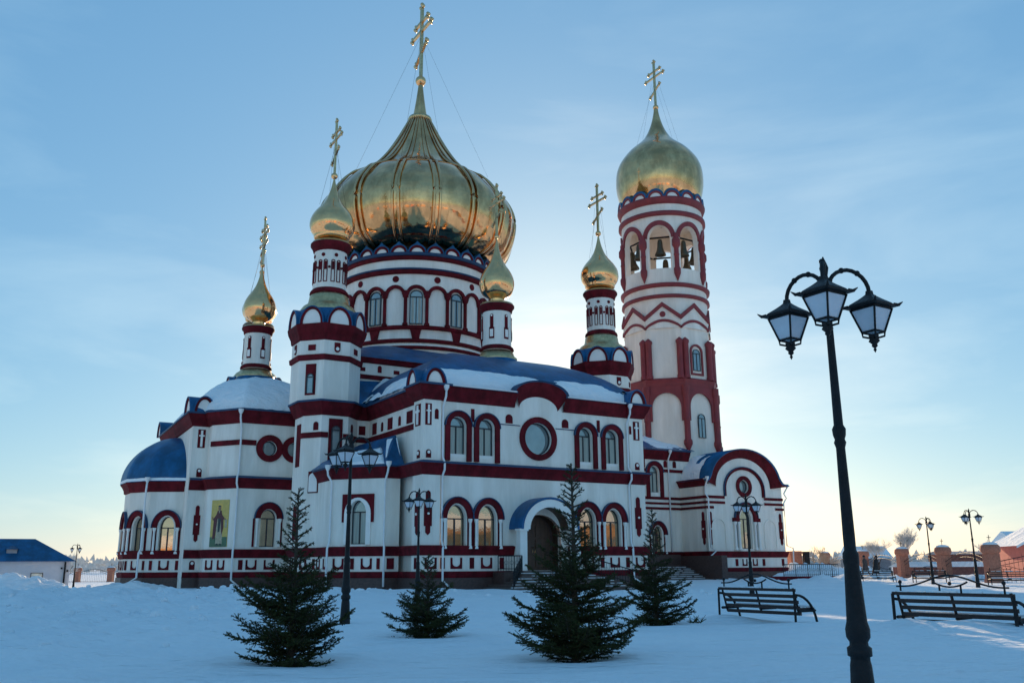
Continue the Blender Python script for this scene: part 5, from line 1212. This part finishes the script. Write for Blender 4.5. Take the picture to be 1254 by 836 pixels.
# ================================================================== FENCE
def fence(name, P, Hs, lb, pr=.42, arch=1.1, zf=None):
    root = empty(name, (P[0][0], P[0][1], 0), 0, label=lb, cat='fence'); ox, oy = P[0]
    for i, (x, y) in enumerate(P):
        z = gz(x, y) if zf is None else zf; b = MB(); h = Hs; x -= ox; y -= oy
        b.box(x - pr, x + pr, y - pr, y + pr, z - .4, z + h - .75); b.box(x - pr * 1.12, x + pr * 1.12, y - pr * 1.12, y + pr * 1.12, z - .4, z + .25)
        pi_ = b.build('pillar', BRICK, root)
        c = MB(); c.lathe([(pr * 1.2, z + h - .76), (pr * 1.55, z + h - .6), (pr * 1.6, z + h - .45), (pr * 1.5, z + h - .22), (pr * 1.1, z + h - .06), (.02, z + h)], 14, (x, y)); c.build('cap', BRICK, pi_)
        s_ = MB(); s_.lathe([(pr * 1.3, z + h - .17), (pr * 1.15, z + h - .03), (pr * .6, z + h + .05), (.02, z + h + .07)], 14, (x, y)); s_.build('cap_snow', SNOW, pi_)
        k = MB(); k.tube([(x, y, z + h), (x, y, z + h + .55)], .025, 4); k.tube([(x - .14, y, z + h + .38), (x + .14, y, z + h + .38)], .022, 4); k.build('cross', IRON, pi_)
    for (x0, y0), (x1, y1) in zip(P[:-1], P[1:]):
        a = Vector((x0 - ox, y0 - oy, gz(x0, y0) if zf is None else zf)); b = Vector((x1 - ox, y1 - oy, gz(x1, y1) if zf is None else zf)); L = (b - a).length; n = max(6, int(L / .28)); mb = MB(); pts = []; pts2 = []
        for i in range(n + 1):
            t = i / n; p = a.lerp(b, t); hh_ = 1.35 + arch * math.sin(PI * t) * .7; pts.append(p + Vector((0, 0, hh_))); pts2.append(p + Vector((0, 0, hh_ - .3)))
            mb.tube([p, p + Vector((0, 0, hh_))], .014, 3, False, False)
            if i % 3 == 1: mb.tube([pts[-1], pts[-1] + Vector((0, 0, .22))], [.02, .004], 3, False, False)
        mb.tube(pts, .028, 4); mb.tube(pts2, .02, 4); mb.tube([a + Vector((0, 0, .2)), b + Vector((0, 0, .2))], .025, 4)
        mb.build('railing', IRON, root)
    return root
FR = [(44.5, 63.5), (34.0, 66.), (35.7, 77.), (36.9, 88.), (38.1, 101.), (39.0, 116.), (40, 132)]
fence('boundary_fence', FR, 2.75, 'iron railings between domed orange brick pillars on the right side')
fence('boundary_fence', [(-76, 150), (-70.3, 150), (-64.9, 150), (-59.5, 150)], 2.5, 'distant iron railings and brick pillars left of the apse', zf=-.95)
bpi = MB(); 
for (x_, w_) in ((27.2, .55), ): 
    bpi.box(-w_, w_, -.6, .6, -.3, 2.55); bpi.box(-w_ * 1.2, w_ * 1.2, -.7, .7, 2.3, 2.5)
tag(bpi.build('brick_pillar', BRICK, loc=(27.6, 91, 0)), label='stout brick gate pillar just right of the narthex', cat='pillar')
bp2 = MB(); bp2.box(-.25, .25, -.3, .3, -.3, 2.5); tag(bp2.build('information_stand', IRON, loc=(28.55, 90.4, 0)), label='dark narrow stand beside the brick gate pillar', cat='stand')
kb = MB(); kb.box(-3.2, 3.2, -.2, .2, -.2, .35); kerb = empty('flower_bed_fence', (24.0, 77, 0), R(-6), label='dark red kerb with a low iron railing right of the narthex', cat='railing'); kb.build('kerb', MAROON, kerb)
rl = railing([(-1.6, 0, .35), (2.8, 0, .35)], .95, 'railing', par=kerb); rl.parent = kerb

# ================================================================== BACKGROUND BUILDINGS (right)
def bldg(name, x, y, w_, d_, h_, wallm, lb, roof_h=1.2, roofm=SNOW, rot=0, wins=0, cat='building', ov=.4):
    root = empty(name, (x, y, -.1), rot, label=lb, cat=cat)
    a = MB(); a.box(-w_ / 2, w_ / 2, 0, d_, 0, h_); a.build('wall', wallm, root)
    r_ = MB(); W2 = w_ / 2 + ov
    r_.add([(-W2, -ov, h_), (W2, -ov, h_), (W2, d_ + ov, h_), (-W2, d_ + ov, h_), (-W2, d_ / 2, h_ + roof_h), (W2, d_ / 2, h_ + roof_h)], [(0, 1, 5, 4), (2, 3, 4, 5), (0, 4, 3), (1, 2, 5), (0, 3, 2, 1)]); r_.build('roof', roofm, root)
    for i in range(wins):
        xx = -w_ / 2 + w_ * (i + .5) / wins; q = MB(); q.box(xx - .5, xx + .5, -.06, .02, h_ * .35, h_ * .75); f_ = q.build('window', WINDARK, root); q = MB(); q.box(xx - .42, xx + .42, -.08, -.055, h_ * .35 + .08, h_ * .75 - .08); q.build('pane', GLASSU, f_)
    return root
bldg('brick_shed', 56.5, 108, 20, 6, 1.0, BRICKR, 'long low red brick shed behind the fence on the right', .6, SNOW, 0, 0)
bldg('brick_wall_building', 71, 118, 32, 5, 2.5, BRICKR, 'long red brick building with dark roof line behind the shed', .4, GREYW, 0, 0)
bldg('grey_barn', 104, 170, 22, 10, 4.6, GREYW, 'grey barn with snowy roof far right', 2.6, SNOW)
# gabled salmon house: gable end to viewer
gh = empty('salmon_house', (46.0, 80, 0), R(-12), label='salmon pink house with a wide snow covered gable roof at the right edge', cat='house')
a = MB(); a.box(-1.6, 5.5, 0, 8, -.2, 2.9); a.build('wall', PINK, gh); r_ = MB()
r_.add([(-2.5, -.8, 2.75), (2.0, -.8, 5.1), (6.5, -.8, 2.75), (-2.5, 8.8, 2.75), (2.0, 8.8, 5.1), (6.5, 8.8, 2.75), (-2.5, -.8, 2.55), (2, -.8, 4.85), (6.5, -.8, 2.55)], [(0, 3, 4, 1), (1, 4, 5, 2), (0, 1, 7, 6), (1, 2, 8, 7)]); r_.build('roof', SNOW, gh)
a = MB(); a.add([(-1.6, -.01, 2.9), (5.5, -.01, 2.9), (2, -.01, 4.7)], [(0, 1, 2)]); a.build('gable', BLUE, gh)
bldg('far_house', 58, 150, 6, 6, 2.2, GREYW, 'small pale house seen between fence pillars behind the lamp post', 2.0, SNOW)

for i, (x, y, w_, h_, m_) in enumerate([(-62, -95, 26, 6, 'o'), (-22, -105, 30, 7, 'w'), (18, -98, 24, 6, 'o'), (58, -92, 28, 8, 'o'), (-105, -60, 24, 6, 'w'), (100, -55, 26, 7, 'o'), (-95, 10, 18, 5, 'o'), (92, 14, 22, 8, 'o'), (88, -22, 24, 7.5, 'w'), (84, 44, 16, 5, 'w'), (97, -5, 20, 8, 'o')]):
    bldg('street_house', x, y, w_, 10, h_, OCHREW if m_ == 'o' else PINK, ['ochre house far left across the street behind the viewer', 'long salmon house across the street behind the viewer', 'ochre house in the middle of the street behind the viewer', 'tall ochre house on the right behind the viewer', 'salmon house at the left end of the street behind the viewer', 'ochre house at the right end of the street behind the viewer', 'ochre house left of the churchyard outside the picture', 'ochre house east of the churchyard facing the facade', 'broad ochre house southeast of the churchyard', 'small salmon house northeast of the churchyard', 'narrow ochre house between the two east of the churchyard'][i], 3.0, SNOW, {-105: PI + .9, 100: PI - .9, -95: PI / 2 + .5, 92: -PI / 2 + PI * 0 - .35, 88: -PI / 2 - .5, 84: -PI / 2 - .2, 97: -PI / 2 - .4}.get(x, PI), 6, cat='house')

# ================================================================== FROSTY TREES
def btree(x, y, H_, seed, lb, matl=FROST, spread=1., nm='frosty_tree', depth=5):
    rnd = random.Random(seed); mb = MB(); tk = MB(); z0 = gz(x, y) - .1
    def rec(p, d, L, r_, lv):
        e = p + d * L; (tk if lv < 2 else mb).tube([p, (p + e) / 2 + Vector((rnd.uniform(-1, 1), rnd.uniform(-1, 1), 0)) * L * .06, e], [r_, r_ * .85, r_ * .65], 5 if lv < 2 else 3, True, False)
        if lv >= depth: return
        for k in range(rnd.choice((2, 3, 3)) + (lv > 2)):
            dd = (d + Vector((rnd.uniform(-1, 1) * .75 * spread, rnd.uniform(-1, 1) * .75 * spread, rnd.uniform(-.25, .6)))).normalized(); rec(p.lerp(e, rnd.uniform(.55, 1)), dd, L * rnd.uniform(.6, .85), r_ * .6, lv + 1)
    for k in range(3): rec(Vector((rnd.uniform(-.3, .3), 0, 0)), Vector((rnd.uniform(-.25, .25), rnd.uniform(-.2, .2), 1)).normalized(), H_ * .28, H_ * .018, 0)
    root = empty(nm, (x, y, z0), 0, label=lb, cat='tree'); tk.build('trunk', BARK if matl is FROST else matl, root); mb.build('crown', matl, root)
btree(50.5, 120, 7.2, 3, 'frosty bare tree with the tallest crown, behind the fence beside the far benches', depth=6)
btree(47.5, 121, 6.0, 4, 'smaller frosty bush left of the tallest bare tree', depth=6)
btree(60.5, 118, 5.6, 5, 'small frosty tree just right of a brick pillar near the lamps', depth=5)
btree(82, 130, 6.0, 15, 'faint frosty tree above the grey barn', depth=5)
for i, (x, y, h_) in enumerate([(36, 110, 4.6), (33.5, 108, 3.2), (30.5, 100, 2.8), (33, 98, 3.4), (29.2, 104, 3.0)]):
    btree(x, y, h_, 20 + i, ['brown bare shrub nearest the big lamp post, tallest of its row', 'brown bare shrub second from the lamp post', 'low brown shrub behind the gate pillar', 'brown shrub beside the fence end pillar', 'faint bare shrub farthest left on the right side'][i], SHRUBM, 1.2, 'bare_shrub', 5)
for i, (x, y, h_) in enumerate([(-84, 140, 8), (-76, 142, 6.5), (-69, 143, 6.2), (-88, 138, 7.5)]):
    btree(x, y, h_, 40 + i, ['pale bare tree behind the left end of the blue roof', 'pale bare tree above the blue roof ridge', 'low bare tree behind the blue roof right side', 'pale bare tree at the very left edge'][i], FROST, 1., 'frosty_tree', 5)
fw_ = MB(); rnd = random.Random(5)
for i in range(5200):
    a = R(rnd.uniform(-38, 38)); d = rnd.uniform(330, 420); x, y = d * math.sin(a), d * math.cos(a); hgt = rnd.uniform(2, 6) * (1 + .5 * noise.noise(Vector((x * .02, 0, 0))))
    w_ = rnd.uniform(.5, 2); z = rnd.uniform(0, hgt * .7); fw_.add([(x - w_, y, z), (x + w_, y + 1, z), (x + rnd.uniform(-1, 1), y, z + hgt * .4)], [(0, 1, 2)])
tag(fw_.build('far_treeline', FROST), label='pale frosty tree line along the horizon', cat='trees', kind='stuff')

# ================================================================== PEOPLE
def person(x, y, hgt, rot, coat, hatm, lb, lean=.05, stride=.22, long=.3, arm_up=False):
    root = empty('person', (x, y, gz(x, y)), rot, label=lb, cat='person', group=None); s = hgt / 1.7
    me = bpy.data.meshes.new('body'); P = [(0, 0, .95), (0, 0, 1.2), (0, 0, 1.42), (0, 0, 1.52), (0, .02, 1.62), (.1, 0, .88), (.11, stride, .48), (.11, stride * 1.2, .06), (.11, stride * 1.2 + .14, .03), (-.1, 0, .88), (-.11, -stride * .6, .48), (-.11, -stride * 1.4, .1), (-.11, -stride * 1.4 + .13, .05),
        (.2, 0, 1.38), (.25, -.06, 1.12), (.24, .06, .9), (-.2, 0, 1.38), (-.25, .06, 1.12), (-.22, .2, .92)]
    if arm_up: P[14] = (.26, .18, 1.25); P[15] = (.16, .32, 1.45)
    E_ = [(0, 1), (1, 2), (2, 3), (3, 4), (0, 5), (5, 6), (6, 7), (7, 8), (0, 9), (9, 10), (10, 11), (11, 12), (2, 13), (13, 14), (14, 15), (2, 16), (16, 17), (17, 18)]
    me.from_pydata([(a * s, (b + c * lean) * s, c * s) for a, b, c in P], E_, []); o = bpy.data.objects.new('body', me); COL.objects.link(o); o.parent = root; me.materials.append(coat)
    md = o.modifiers.new('skin', 'SKIN'); rad = [.15, .14, .13, .06, .09, .09, .07, .05, .045, .09, .07, .05, .045, .065, .055, .04, .065, .055, .04]
    for v, r_ in zip(me.skin_vertices[0].data, rad): v.radius = (r_ * s, r_ * s)
    me.skin_vertices[0].data[0].use_root = True; o.modifiers.new('sub', 'SUBSURF').levels = 1
    c = MB(); c.lathe([(.19 * s, 1.42 * s), (.21 * s, 1.2 * s), (.2 * s, 1.0 * s), (.27 * s, .6 * s), (.30 * s, (.55 - long) * s)], 14, (0, 0)); co = c.build('coat', coat, root); co.rotation_euler = (-lean * .8, 0, 0)
    hd = MB(); hd.ball((0, (.03 + 1.6 * lean) * s, 1.6 * s), .095 * s, 12, 1.2); hd.build('head', SKIN, root)
    ht = MB(); ht.lathe([(.12 * s, 1.58 * s), (.125 * s, 1.66 * s), (.09 * s, 1.74 * s), (.01, 1.77 * s)], 12, (0, (.0 + 1.6 * lean) * s)); ht.build('hat', hatm, root)
person(29.4, 77.6, 1.62, R(80), COATG, COATB, 'walking person in a grey coat beside the long dark coated one', long=.2)
person(30.1, 77.4, 1.55, R(85), COATB, COATB, 'walking person in a long black coat right of the big lamp post', lean=-.12, long=.42)
person(38.0, 73.0, 1.72, R(75), COATB, HATP, 'person in a dark coat and pink hat near the tall far lamp', long=.15, arm_up=True, stride=.06)
SC.cycles.max_bounces = 6
